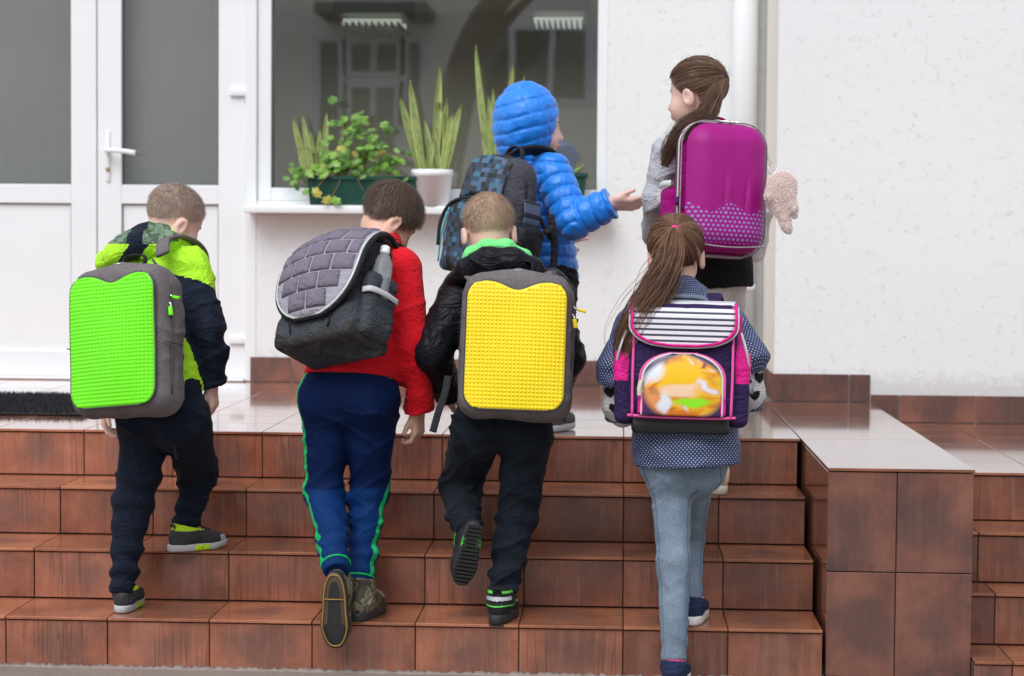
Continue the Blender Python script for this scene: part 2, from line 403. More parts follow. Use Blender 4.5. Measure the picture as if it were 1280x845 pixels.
lowf = empty('side_landing', (1.8, 1.6, LOW), kind='structure')
jy = [ys[3]-.007]+[ys[3]+.302*k for k in range(1, 6)]+[RY+.012]
xs = [PXR+.002, 1.32, 1.62, 1.92, 2.22, 2.52, SXR]
for y0, y1 in zip(jy[:-1], jy[1:]):
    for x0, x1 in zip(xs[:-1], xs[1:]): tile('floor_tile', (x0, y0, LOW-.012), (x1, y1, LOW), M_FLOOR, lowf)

# ================================================================== the school building
def wx(px, y=WY): return float(PX(px, 300, y)[0])
def wz(py, px=400, y=WY): return float(PX(px, py, y)[2])
bld = empty('school_building', (-1.0, WY, PORCH), 'white plastered school building with pvc door, window and downpipe', 'building')
TOP = 3.6
DXL, DXM, DXR = -3.20, wx(119.5), wx(305.5)          # door frame: left, meeting stile, right leaf edge
JX = wx(313)                                          # jamb right edge = plaster/sill left edge
GX0, GX1, GZ = wx(338), wx(745), wz(235)              # glass of the window
FX0, FX1, FZ = wx(321), wx(757.5), wz(251)
SZ1, SZ0 = wz(257), wz(268)
# plaster round the window
box('wall', (JX, WY, GROUND), (FX1, WY+.25, SZ0-.001), M_WALL, bld)
box('wall', (FX1, WY, GROUND), (RX+.3, WY+.25, TOP), M_WALL, bld)
box('wall', (XL-1.2, WY, GROUND), (DXL-.06, WY+.25, TOP), M_WALL, bld)
box('wall', (JX-.2, WY+.002, 3.05), (FX1+.002, WY+.25, TOP), M_WALL, bld)
box('wall', (DXL-.06, WY, 3.02), (JX-.2, WY+.25, TOP), M_WALL, bld)
# nearer wing on the right: front and return faces
box('wall', (RX+.003, RY, GROUND-.1), (4.2, RY+.3, TOP), M_WALL, bld)
box('return_wall', (RX, RY+.002, GROUND-.1), (RX+.25, WY+.01, TOP), M_CREAM, bld)
# skirting tiles
sk = 0.112
def skirt(p0, p1, z0, h, axis, n):
    for i in range(n):
        a = np.array(p0)+(np.array(p1)-np.array(p0))*i/n; b = np.array(p0)+(np.array(p1)-np.array(p0))*(i+1)/n
        if axis == 'x': tile('skirting_tile', (a[0], a[1]-.010, z0), (b[0], a[1], z0+h), M_PIER if h > 0 else M_RISER, bld)
        else: tile('skirting_tile', (a[0]-.010, a[1], z0), (a[0], b[1], z0+h), M_PIER, bld)
skirt((JX, WY), (wx(365), WY), PORCH, sk, 'x', 1)
skirt((wx(365), WY), (RX-.01, WY), PORCH, sk, 'x', 6)
skirt((RX, RY-.0), (RX, WY-.01), PORCH, sk, 'y', 3)
a1 = float(PX(1060.9, 480, RY)[0])
skirt((RX-.01, RY), (a1, RY), PORCH, sk, 'x', 1); skirt((a1, RY), (PXR+.002, RY), PORCH, sk, 'x', 1)
b1, b2 = float(PX(1124, 510, RY)[0]), float(PX(1219, 510, RY)[0])
skirt((PXR+.003, RY), (b1, RY), LOW, sk, 'x', 1); skirt((b1, RY), (b2, RY), LOW, sk, 'x', 1); skirt((b2, RY), (b2+5*.33, RY), LOW, sk, 'x', 5)
# downpipe with a bracket
pv, pf = sweep([(wx(928.5, WY-.07), WY-.07, PORCH+.0), (wx(928.5, WY-.07), WY-.07, TOP)], .055, 28)
dp = meshobj('downpipe', pv, pf, M_PVC, bld)
for zz in (1.05, 2.75):
    bx = wx(928.5, WY-.07); pv, pf = sweep([(bx, WY-.07, zz), (bx, WY-.07, zz+.03)], .059, 28); meshobj('bracket', pv, pf, M_PVC, dp)

def sheet(name, lo, hi, m, parent): return meshobj(name, [(lo[0], lo[1], lo[2]), (hi[0], lo[1], lo[2]), (hi[0], lo[1], hi[2]), (lo[0], lo[1], hi[2])], [(0, 1, 2, 3)], m, parent, smooth=False)
# ---- window: frame members, pane, sill
win = link('window', box_mesh('window', FX1-FX0, .012, .03), M_PVC, bld); win.location = V((FX0+FX1)/2, WY+.09, 3.06)-wloc(bld)
FD0, FD1 = WY+.012, WY+.085
box('frame', (FX0, FD0, FZ), (GX0, FD1, 3.05), M_PVC, win, .003)
box('frame', (GX1, FD0, FZ), (FX1, FD1, 3.05), M_PVC, win, .003)
box('frame', (GX0, FD0+.001, FZ), (GX1, FD1, GZ), M_PVC, win, .003)
box('frame', (GX0, FD0+.001, 2.98), (GX1, FD1, 3.05), M_PVC, win, .003)
gt = .006
box('gasket', (GX0, FD0+.014, GZ), (GX0+gt, FD1-.01, 2.98), M_PVCJ, win); box('gasket', (GX1-gt, FD0+.014, GZ), (GX1, FD1-.01, 2.98), M_PVCJ, win)
box('gasket', (GX0+gt, FD0+.014, GZ), (GX1-gt, FD1-.01, GZ+gt), M_PVCJ, win)
sheet('pane', (GX0+.001, FD0+.03, GZ+.001), (GX1-.001, FD0+.03, 2.979), M_GLASS, win)
box('sill_upstand', (FX0, WY+.004, SZ1+.001), (FX1, WY+.06, FZ-.001), M_PVC, win, .002)
box('sill', (JX-.004, WY-.15, SZ0+.002), (FX1+.02, WY+.10, SZ1), M_PVC, win, .006, 2)
# ---- double door
jamb0, jamb1 = DXR+.004, JX
DY = WY+.03
box('door_jamb', (jamb0, WY-.004, PORCH), (FX0-.001, WY+.10, 3.02), M_PVC, bld, .004)
box('door_jamb', (DXL-.06, WY-.004, PORCH), (DXL-.004, WY+.10, 3.02), M_PVC, bld, .004)
N = NT('grey_blind'); p = N.coord('Object'); x, y, z = sepx(N, p)
f = N.noise(N.mapping(p, scale=(60, 1, 1.2)), 1, 3); g2 = N.noise(N.mapping(p, scale=(3, 1, 2.2)), 1, 3)
N.base(N.mix(N.math('ADD', N.math('MULTIPLY', f, .35), N.math('MULTIPLY', g2, .65)), (.19, .19, .182), (.32, .32, .305)), .8); N.bump(f, .3, .01); M_BLIND = N.m
def leaf(x0, x1, gx0, gx1, hinge_side, handle_x=None):
    zb, zt = wz(473.5, 290)+0.0, 2.95
    zb = PORCH+.012
    zr0, zr1 = wz(231, 200), wz(255, 200); zp = wz(440, 200)
    d = link('door', box_mesh('door', x1-x0, .004, .02), M_PVC, bld); d.location = V((x0+x1)/2, DY+.06, zt+.012)-wloc(bld)
    y0, y1 = DY, DY+.055
    box('stile', (x0, y0, zb), (gx0, y1, zt), M_PVC, d, .003); box('stile', (gx1, y0, zb), (x1, y1, zt), M_PVC, d, .003)
    box('rail', (gx0, y0+.0008, zr1), (gx1, y1, zr0), M_PVC, d, .003); box('rail', (gx0, y0+.0008, zb), (gx1, y1, zp), M_PVC, d, .003)
    box('rail', (gx0, y0+.0008, zt-.09), (gx1, y1, zt), M_PVC, d, .003)
    box('panel', (gx0, y0+.016, zp), (gx1, y1-.01, zr1), M_PVC, d)
    for a, b in (((gx0, y0+.010, zp), (gx0+.004, y0+.0165, zr1)), ((gx1-.004, y0+.010, zp), (gx1, y0+.0165, zr1)), ((gx0+.004, y0+.010, zr1-.004), (gx1-.004, y0+.0165, zr1)),
                 ((gx0, y0+.012, zr0), (gx0+.005, y1-.01, zt-.09)), ((gx1-.005, y0+.012, zr0), (gx1, y1-.01, zt-.09)), ((gx0+.005, y0+.012, zr0), (gx1-.005, y1-.01, zr0+.005))):
        box('gasket', a, b, M_PVCJ, d)
    sheet('pane', (gx0+.001, y0+.022, zr0+.001), (gx1-.001, y0+.022, zt-.091), M_GLASS, d)
    box('blind', (gx0-.05, y1+.045, zr0-.05), (gx1+.05, y1+.052, zt), M_BLIND, d)
    for zh in (wz(116), wz(427), wz(-120)):
        hx = x1+.004 if hinge_side > 0 else x0-.004
        box('hinge', (hx-.075, y0-.016, zh-.016), (hx-.004, y0-.0005, zh+.022), M_PVC, d, .005, 2)
        pv, pf = sweep([(hx+.008, y0-.020, zh-.055), (hx+.008, y0-.020, zh+.03)], .012, 12); meshobj('hinge', pv, pf, M_PVC, d)
    if handle_x is not None:
        hz = wz(188, 140); hp = handle_x
        box('handle_plate', (hp-.009, y0-.008, wz(227, 140)), (hp+.009, y0-.0005, wz(163, 140)), M_PVC, d, .003, 2)
        path = spline([(hp, y0-.004, hz), (hp, y0-.045, hz), (hp+.02, y0-.055, hz), (hp+.085, y0-.053, hz-.004), (hp+.135, y0-.050, hz-.012)], 6)
        pv, pf = sweep(path, np.linspace(.011, .010, len(path)), 10, flat=np.linspace(.009, .012, len(path))); meshobj('handle', pv, pf, M_PVC, d)
        pv, pf = sweep([(hp, y0-.016, wz(211, 140)), (hp, y0-.0005, wz(211, 140))], .009, 14); meshobj('lock_cylinder', pv, pf, plain('brass', (.42, .33, .16), .35, .1, 40, Metallic=.9), d)
    return d
leaf(DXL, DXM-.003, DXL+.13, wx(89, DY), -1)
leaf(DXM+.002, DXR, wx(152, DY), wx(273, DY), 1, wx(135.5, DY))
box('threshold', (DXL-.06, WY-.03, PORCH), (jamb0-.002, WY+.09, PORCH+.011), M_PVC, bld, .003)
# ---- the room behind the glass
M_ROOM = plain('room_paint', (.60, .57, .52), .8, .12, 3)
box('room_wall', (JX-1.2, 6.6, .3), (RX+.4, 6.7, 3.2), M_ROOM, bld); box('room_wall', (JX-1.3, WY+.26, .3), (JX-1.2, 6.6, 3.2), M_ROOM, bld)
box('room_wall', (RX+.4, WY+.26, .3), (RX+.5, 6.6, 3.2), M_ROOM, bld); box('room_ceiling', (JX-1.3, WY+.26, 2.62), (RX+.5, 6.7, 2.7), M_ROOM, bld)
box('room_floor', (JX-1.3, WY+.26, .45), (RX+.5, 6.7, .55), plain('room_floor', (.18, .13, .09), .4), bld)
N = NT('tube_glow'); N.base((.9, .92, .88), .4, Emission_Color=(.93, 1.0, .88, 1), Emission_Strength=.30); M_TUBE = N.m
M_LOUV = plain('lamp_louvre', (.30, .31, .28), .4, .05)
def ceiling_lamp(px0, px1, py, yy, label):
    a, b = PX(px0, py, yy), PX(px1, py, yy); L = empty('ceiling_lamp', ((a[0]+b[0])/2, yy, 2.61), label, 'lamp', 'louvred lamps inside the room')
    zt = float(a[2])
    box('housing', (a[0]-.03, yy-.02, zt+.075), (b[0]+.03, yy+.62, 2.615), M_LOUV, L)
    box('tube', (a[0], yy+.14, zt+.03), (b[0], yy+.19, zt+.06), M_TUBE, L); box('tube', (a[0], yy+.40, zt+.03), (b[0], yy+.45, zt+.06), M_TUBE, L)
    ld = bpy.data.lights.new('lamp_light', 'AREA'); ld.shape = 'RECTANGLE'; ld.size = float(b[0]-a[0]); ld.size_y = .5; ld.energy = 4.0; ld.color = (.95, 1, .9); lo_ = bpy.data.objects.new('lamp_light', ld); COL.objects.link(lo_); lo_.parent = L; lo_.location = Vector((0, .30, zt-.02-2.61))
    k = 9
    for i in range(k+1):
        x = a[0]+(b[0]-a[0])*i/k; box('louvre', (x-.004, yy-.01, zt-.006), (x+.004, yy+.61, zt+.029), M_LOUV, L)
ceiling_lamp(424, 497, 34, 4.9, 'louvred ceiling lamp behind the window glass, above the ivy trough')
ceiling_lamp(666, 728, 32, 4.9, 'louvred ceiling lamp behind the window glass, near its right edge')

# ================================================================== across the yard (seen mirrored in the panes)
OY = -13.0
opp = empty('opposite_building', (-2, OY, GROUND), 'pale building across the yard, seen only mirrored in the window', 'building')
M_OPP = plain('yard_render', (.80, .77, .72), .9, .12, .8); M_DGL = NT('dark_glass').base((.03, .035, .045), .08).m
def mx(px): # mirrored x on the far facade
    d = ray(px, 150); t = (2*WY-OY-CAM[1])/d[1]; return float((CAM+d*t)[0])
def mz(py): 
    d = ray(540, py); t = (2*WY-OY-CAM[1])/d[1]; return float((CAM+d*t)[2])
box('wall', (-14, OY-.4, GROUND), (14, OY, mz(-60)+3.0), M_OPP, opp)
M_OW = plain('yard_white_frame', (.62, .66, .72), .5, .05)
def owin(x0, x1, z0, z1, name='window', mull=2):
    f = box(name, (x0-.07, OY+.002, z0-.07), (x1+.07, OY+.05, z1+.07), M_OW, opp)
    for i in range(mull):
        a = x0+(x1-x0)*i/mull+.04; b = x0+(x1-x0)*(i+1)/mull-.04; box('pane', (a, OY+.051, z0), (b, OY+.06, z1), M_DGL, f)
owin(mx(436), mx(497), mz(100)+.12, mz(52), mull=2); owin(mx(436), mx(497), GROUND+.2, mz(110), 'door', 2)
owin(mx(395), mx(426), mz(190), mz(50), mull=1); owin(mx(505), mx(527), mz(150), mz(50), mull=1)
owin(mx(592), mx(735), mz(122), mz(38), mull=3)
box('canopy', (mx(408), OY+.01, mz(27)), (mx(542), OY+1.2, mz(14)), plain('canopy_slate', (.10, .11, .13), .6), opp)
# bare leaning tree in the yard, also only in the mirror
tr = empty('yard_tree', (mx(560), OY+2.5, GROUND), 'dark leaning bare tree in the yard, mirrored in the window', 'tree')
M_BARK = plain('bark', (.12, .105, .09), .9, .3, 12)
t0 = V(mx(545), OY+2.5, GROUND); t1 = V(mx(600), OY+2.7, mz(110)); t2 = V(mx(655), OY+2.9, mz(0)); t3 = V(mx(720), OY+3.2, mz(-170))
pv, pf = sweep(spline([t0, t1, t2, t3], 8), np.linspace(.22, .10, 25), 10); meshobj('trunk', pv, pf, M_BARK, tr)
for q, (s, e) in enumerate(((t1, V(mx(690), OY+2.6, mz(10))), (t2, V(mx(600), OY+3, mz(-150))), (t1*.5+t2*.5, V(mx(720), OY+2.4, mz(-60))), (t2, V(mx(740), OY+2.9, mz(-120))))):
    pv, pf = sweep(spline([s, (s+e)/2+V(.1, 0, .15), e], 6), np.linspace(.09, .03, 13), 8); meshobj('branch', pv, pf, M_BARK, tr)
# ================================================================== soft forms: distance fields meshed with surface nets
_LAT = RNG.random((32, 32, 32)).astype(np.float32)*2-1
def vnoise(P, seed=0):
    """value noise in [-1, 1] at points (..., 3)"""
    P = P+seed*7.31
    i = np.floor(P).astype(np.int32); f = (P-i).astype(np.float32); f = f*f*(3-2*f); i &= 31; j = (i+1) & 31
    x0, y0, z0 = i[..., 0], i[..., 1], i[..., 2]; x1, y1, z1 = j[..., 0], j[..., 1], j[..., 2]
    fx, fy, fz = f[..., 0], f[..., 1], f[..., 2]; L = _LAT
    a = L[x0, y0, z0]*(1-fx)+L[x1, y0, z0]*fx; b = L[x0, y1, z0]*(1-fx)+L[x1, y1, z0]*fx
    c = L[x0, y0, z1]*(1-fx)+L[x1, y0, z1]*fx; d = L[x0, y1, z1]*(1-fx)+L[x1, y1, z1]*fx
    return (a*(1-fy)+b*fy)*(1-fz)+(c*(1-fy)+d*fy)*fz
def frame(fwd, up=(0, 0, 1)):
    """columns: right, forward, up"""
    f = unit(fwd); u = np.asarray(up, float); r = np.cross(f, u)
    if np.linalg.norm(r) < 1e-4: r = np.cross(f, [1.0, 0, 0])
    r = unit(r); return np.stack([r, f, np.cross(r, f)], 1)
def rotz(a): c, s = math.cos(a), math.sin(a); return np.array([[c, -s, 0], [s, c, 0], [0, 0, 1.0]])
def rotx(a): c, s = math.cos(a), math.sin(a); return np.array([[1.0, 0, 0], [0, c, -s], [0, s, c]])
def roty(a): c, s = math.cos(a), math.sin(a); return np.array([[c, 0, s], [0, 1.0, 0], [-s, 0, c]])
class Vol:
    def __init__(s, lo, hi, vx=0.004):
        s.vx = vx; s.lo = np.asarray(lo, float)-2*vx; n = np.ceil((np.asarray(hi, float)+2*vx-s.lo)/vx).astype(int)+1
        s.n = n; s.F = np.full(n, 0.5, np.float32)
    def _sl(s, lo, hi, m):
        a = np.maximum(np.floor((np.asarray(lo)-m-s.lo)/s.vx).astype(int), 0); b = np.minimum(np.ceil((np.asarray(hi)+m-s.lo)/s.vx).astype(int)+1, s.n)
        if np.any(b <= a): return None, None
        g = [s.lo[k]+s.vx*np.arange(a[k], b[k]) for k in range(3)]
        P = np.stack(np.meshgrid(*g, indexing='ij'), -1).astype(np.float32)
        return (slice(a[0], b[0]), slice(a[1], b[1]), slice(a[2], b[2])), P
    def _u(s, sl, d, k, op='add'):
        F = s.F[sl]; d = d.astype(np.float32)
        if op == 'add':
            if k > 0: h = np.maximum(k-np.abs(F-d), 0)/k; s.F[sl] = np.minimum(F, d)-h*h*k*.25
            else: s.F[sl] = np.minimum(F, d)
        else:                                     # subtract
            d = -d
            if k > 0: h = np.maximum(k-np.abs(F-d), 0)/k; s.F[sl] = np.maximum(F, d)+h*h*k*.25
            else: s.F[sl] = np.maximum(F, d)
    def cap(s, a, b, ra, rb, k=.02, flat=None, rmod=None, op='add'):
        """tapered capsule; flat=(axis, factor) squeezes the section along an axis; rmod(t, L) changes the radius along it"""
        a, b = np.asarray(a, float), np.asarray(b, float); r = max(ra, rb)*(max(1, 1/flat[1]) if flat else 1)*1.05
        sl, P = s._sl(np.minimum(a, b)-r, np.maximum(a, b)+r, k+.03)
        if sl is None: return s
        ab = b-a; L = np.linalg.norm(ab)+1e-9; q = P-a.astype(np.float32)
        t = np.clip((q@ab.astype(np.float32))/(L*L), 0, 1); v = q-t[..., None]*ab.astype(np.float32)
        f = 1.0
        if flat:
            ax = unit(flat[0]).astype(np.float32); c = v@ax; v = v+(c*(1/flat[1]-1))[..., None]*ax; f = min(flat[1], 1.0)
        rr = ra+(rb-ra)*t
        if rmod is not None: rr = rr+rmod(t*L, L)
        d = np.linalg.norm(v, axis=-1)-rr
        if f < 1: d = np.where(d > 0, d*(f*.5+.5), d*(f*.5+.5))
        s._u(sl, d, k, op); return s
    def chain(s, pts, rad, k=.02, flat=None, rmod=None):
        for i in range(len(pts)-1): s.cap(pts[i], pts[i+1], rad[i], rad[i+1], k, flat, rmod)
        return s
    def ell(s, c, r, M=None, k=.02, op='add'):
        c = np.asarray(c, float); r = np.asarray(r, float); R_ = float(max(r))
        sl, P = s._sl(c-R_, c+R_, k+.02)
        if sl is None: return s
        q = P-c.astype(np.float32)
        if M is not None: q = q@np.asarray(M, np.float32)
        q1 = q/r.astype(np.float32); k0 = np.linalg.norm(q1, axis=-1); k1 = np.linalg.norm(q1/r.astype(np.float32), axis=-1)+1e-6
        s._u(sl, k0*(k0-1)/k1, k, op); return s
    def rbox(s, c, h, M=None, r=.02, k=.02, op='add', pw=None):
        c = np.asarray(c, float); h = np.asarray(h, float); R_ = float(np.linalg.norm(h))
        sl, P = s._sl(c-R_, c+R_, k+.02)
        if sl is None: return s
        q = P-c.astype(np.float32)
        if M is not None: q = q@np.asarray(M, np.float32)
        q = np.abs(q)-(h-r).astype(np.float32)
        d = np.linalg.norm(np.maximum(q, 0), axis=-1)+np.minimum(q.max(-1), 0)-r
        s._u(sl, d, k, op); return s
    def plane(s, p, n, k=0.0):
        """keep the side the normal points away from"""
        n = unit(n); sl = (slice(None),)*3; P = s.grid()
        d = (P-np.asarray(p, np.float32))@n.astype(np.float32)
        if k > 0: h = np.maximum(k-np.abs(s.F-d), 0)/k; s.F = np.maximum(s.F, d)+h*h*k*.25
        else: s.F = np.maximum(s.F, d)
        return s
    def grid(s):
        if not hasattr(s, '_P'):
            g = [s.lo[k]+s.vx*np.arange(s.n[k]) for k in range(3)]; s._P = np.stack(np.meshgrid(*g, indexing='ij'), -1).astype(np.float32)
        return s._P
    def near(s, w=.03): return np.abs(s.F) < w
    def disp(s, fn, w=.03):
        """add a displacement (metres, outwards) near the surface"""
        m = s.near(w); s.F[m] -= fn(s.grid()[m]).astype(np.float32); return s
    def folds(s, amp, freq, seed=0, ridged=True, mask=None):
        def fn(P):
            q = P*np.asarray(freq, np.float32); q = q+.35*np.stack([vnoise(q*.5, seed+3), vnoise(q*.5, seed+4), vnoise(q*.5, seed+5)], -1)*1.5
            if ridged:                    # long sharp pulls in two slanting directions, coming and going
                n = np.zeros(len(P), np.float32); fa, fl_ = float(freq[2]), float(freq[0])*.42
                for s_, e1 in ((0, (.42, .15, .88)), (11, (-.50, .1, .82)), (23, (.9, .2, .30))):
                    e1 = unit(e1); e2 = unit(np.cross(e1, [0, 1.0, .1])); e3 = np.cross(e1, e2)
                    q = np.stack([P@e1*fa, P@e2*fl_, P@e3*fl_], -1).astype(np.float32); q = q+.45*vnoise(P*np.float32(9), seed+s_+1)[..., None]
                    m = np.clip(.45+1.2*vnoise(P*np.float32(7), seed+s_+2), 0, 1)*(.55 if s_ == 23 else 1); n += m*((1-np.abs(vnoise(q, seed+s_)))**4*1.5-.45)
            else: n = vnoise(q, seed)*.75+.25*vnoise(q*2.3, seed+9)
            return amp*n*(1.0 if mask is None else mask(P))
        return s.disp(fn)
    def mesh(s):
        F = s.F; n = s.n-1
        ins = F < 0
        c = [(i, j, k) for i in (0, 1) for j in (0, 1) for k in (0, 1)]
        cnt = np.zeros(n, np.int8)
        for i, j, k in c: cnt += ins[i:i+n[0], j:j+n[1], k:k+n[2]]
        cell = np.argwhere((cnt > 0) & (cnt < 8)); idx = np.full(n, -1, np.int32); idx[tuple(cell.T)] = np.arange(len(cell))
        acc = np.zeros((len(cell), 3)); num = np.zeros(len(cell))
        fv = {o: F[cell[:, 0]+o[0], cell[:, 1]+o[1], cell[:, 2]+o[2]].astype(float) for o in c}
        for o in c:
            for ax in range(3):
                if o[ax]: continue
                p = list(o); p[ax] = 1; p = tuple(p); a, b = fv[o], fv[p]; m = (a < 0) != (b < 0)
                t = np.where(m, a/np.where(m, a-b, 1), 0); q = np.tile(np.array(o, float), (len(cell), 1)); q[:, ax] = t
                acc += q*m[:, None]; num += m
        verts = s.lo+s.vx*(cell+acc/num[:, None])
        faces = []
        for ax in range(3):
            u, v = (ax+1) % 3, (ax+2) % 3
            sa = [slice(1, -1)]*3; sb = [slice(1, -1)]*3
            sa[ax] = slice(0, -1); sb[ax] = slice(1, None)
            A, B = ins[tuple(sa)], ins[tuple(sb)]
            off = np.ones(3, int); off[ax] = 0
            for flip in (False, True):
                e = np.argwhere((A & ~B) if not flip else (~A & B))+off
                if len(e) == 0: continue
                def at(du, dv):
                    q = e.copy(); q[:, u] -= du; q[:, v] -= dv; return idx[q[:, 0], q[:, 1], q[:, 2]]
                quad = np.stack([at(1, 1), at(0, 1), at(0, 0), at(1, 0)], 1)
                faces.append(quad[:, ::-1] if flip else quad)
        faces = np.vstack(faces); faces = faces[(faces >= 0).all(1)]
        s.verts, s.faces = verts, faces; return verts, faces
    def obj(s, name, mats, parent, mi=None, attrs=None, smooth_it=1):
        v, f = s.mesh()
        for _ in range(smooth_it): v = relax(v, f)
        c = v[f].mean(1)
        at = {k: fn(v) for k, fn in attrs.items()} if attrs else None
        if hasattr(s, '_P'): del s._P
        return meshobj(name, v, f, mats, parent, mi=None if mi is None else mi(c), attrs=at)
def relax(v, f, w=.5):
    acc = np.zeros_like(v); num = np.zeros(len(v))
    for a, b in ((0, 1), (1, 2), (2, 3), (3, 0)):
        np.add.at(acc, f[:, a], v[f[:, b]]); np.add.at(acc, f[:, b], v[f[:, a]]); np.add.at(num, f[:, a], 1); np.add.at(num, f[:, b], 1)
    return v*(1-w)+w*acc/np.maximum(num, 1)[:, None]
def bounds(pts, m):
    P = np.asarray(pts, float); return P.min(0)-m, P.max(0)+m
def lerp(a, b, t): return np.asarray(a, float)*(1-t)+np.asarray(b, float)*t
def limb_uv(segs):
    """cloth coordinates (around, along) on the nearest of several limb axes; the seam lies on the far side"""
    def fn(v):
        best = np.full(len(v), 9.0); out = np.zeros((len(v), 3))
        for a, b, r in segs:
            a, b = np.asarray(a, float), np.asarray(b, float); ab = b-a; L = np.linalg.norm(ab); ax = ab/L
            q = v-a; t = np.clip(q@ax, 0, L); w = q-t[:, None]*ax; d = np.linalg.norm(w, axis=1)-r
            f = unit(np.cross(np.cross(ax, [0, -1.0, 0]), ax)); g = np.cross(ax, f)
            th = np.arctan2(w@g, w@f); m = d < best; best[m] = d[m]
            out[m, 0] = (th*r)[m]; out[m, 1] = (q@ax)[m]; out[m, 2] = th[m]
        return out
    return fn
# ================================================================== people: builders
def skin_mat(name, col):
    N = NT(name); p = N.coord('Object'); f = N.noise(p, 22, 3); g = N.noise(p, 240, 2)
    N.base(N.mix(f, tuple(c*.86 for c in col), (min(1, col[0]*1.08), col[1]*1.02, col[2])), .48, Subsurface_Weight=.12, Subsurface_Radius=(.012, .005, .003), Subsurface_Scale=.4)
    N.bump(g, .12, .001); return N.m
SKIN = skin_mat('skin', (.70, .43, .32)); SKIN2 = skin_mat('skin_fair', (.78, .52, .43)); LIP = plain('lips', (.55, .22, .19), .4)
EYEW = NT('eye_white').base((.8, .8, .78), .15).m; EYED = NT('eye_dark').base((.03, .02, .015), .1).m
def hair_mat(name, dark, light, rough=.5, fade=0.0):
    N = NT(name); g = N.n('ShaderNodeNewGeometry'); p = N.coord('Object')
    f = N.math('ADD', N.math('MULTIPLY', g.outputs['Random Per Island'], .7), N.math('MULTIPLY', N.noise(p, 45, 2), .35), clamp=True)
    hl = sepx(N, N.attr('hairline'))[0]
    N.base(N.mix(N.math('MULTIPLY', hl, fade), N.mix(f, dark, light), (.52, .36, .29)), rough, Specular_IOR_Level=.35); return N.m
POS = ['pelvis', 'chest', 'neck']+[a+q for a in ('sh', 'el', 'wr', 'hip', 'kn', 'an') for q in 'LR']

def head_sdf(v, c, M, s, neck, chin=1.0):
    L = lambda x, y, z: np.asarray(c)+M@(V(x, y, z)*s)
    v.ell(L(0, -.012, .028), V(.073, .090, .080)*s, M, .01); v.ell(L(0, .022, -.035), V(.056, .062, .070)*s, M, .03)
    v.ell(L(0, .042, -.083), V(.030, .028, .022)*s, M, .03)
    for q in (-1, 1):
        v.ell(L(q*.033, .048, -.045), V(.025, .026, .028)*s, M, .025)
        v.ell(L(q*.030, .082, -.006), V(.015, .014, .010)*s, M, .014, 'sub')
    v.cap(L(0, .074, -.004), L(0, .094, -.036), .006*s, .0090*s, .012); v.ell(L(0, .085, -.040), V(.015, .010, .007)*s, M, .008)
    v.ell(L(0, .083, -.0625), V(.019, .010, .0055)*s, M, .006); v.ell(L(0, .082, -.072), V(.016, .009, .0055)*s, M, .006)
    v.ell(L(0, .095, -.067), V(.017, .008, .0022)*s, M, .003, 'sub')
    for q in (-1, 1):
        Me = M@rotz(q*-.35)@rotx(-.2)
        v.ell(L(q*.078, -.012, -.018), V(.009, .020, .031)*s, Me, .006); v.ell(L(q*.088, -.006, -.016), V(.007, .011, .019)*s, Me, .004, 'sub')
    v.cap(L(0, -.022, -.05), neck, .046*s, .052*s, .03)
def hand_sdf(v, w, d, n, side, curl=(.35, .5, .35), s=1.0, spread=.08, thumb=None):
    """palm, four unequal bent fingers, thumb from the side of the palm; n = back of the hand, side = +-1 thumb side"""
    f = unit(d); u = unit(np.asarray(n)-f*(np.asarray(n)@f)); r = np.cross(f, u)*side; w = np.asarray(w, float)
    M = np.stack([r, f, u], 1)
    v.cap(w-f*.02, w+f*.015, .021*s, .021*s, .012, flat=(u, .8))
    v.rbox(w+f*.042*s, V(.029, .036, .0115)*s, M, .0105*s, .012)
    for i, (x, ln) in enumerate(((.0215, .060), (.0072, .068), (-.0072, .063), (-.0212, .050))):
        a = w+f*.072*s+r*x*s*.98; an = 0.0; dd = f+r*spread*(x/.02); dd = unit(dd); k = 1.0+.12*i
        for seg, (cl, fr) in enumerate(zip(curl, (.45, .31, .24))):
            an += cl*k; q = unit(dd*math.cos(an)-u*math.sin(an)); b = a+q*ln*fr*s
            v.cap(a, b, (.0078-.0007*seg)*s, (.0072-.0008*seg)*s, .0025 if seg else .006); a = b
    t0 = w+f*.018*s+r*.022*s; td = unit(f*.75+r*.55-u*.35) if thumb is None else unit(f*thumb[0]+r*thumb[1]+u*thumb[2]); t1 = t0+td*.036*s; t2 = t1+unit(td+f*.45)*.027*s
    v.cap(t0, t1, .0115*s, .0088*s, .012); v.cap(t1, t2, .0088*s, .0068*s, .003)
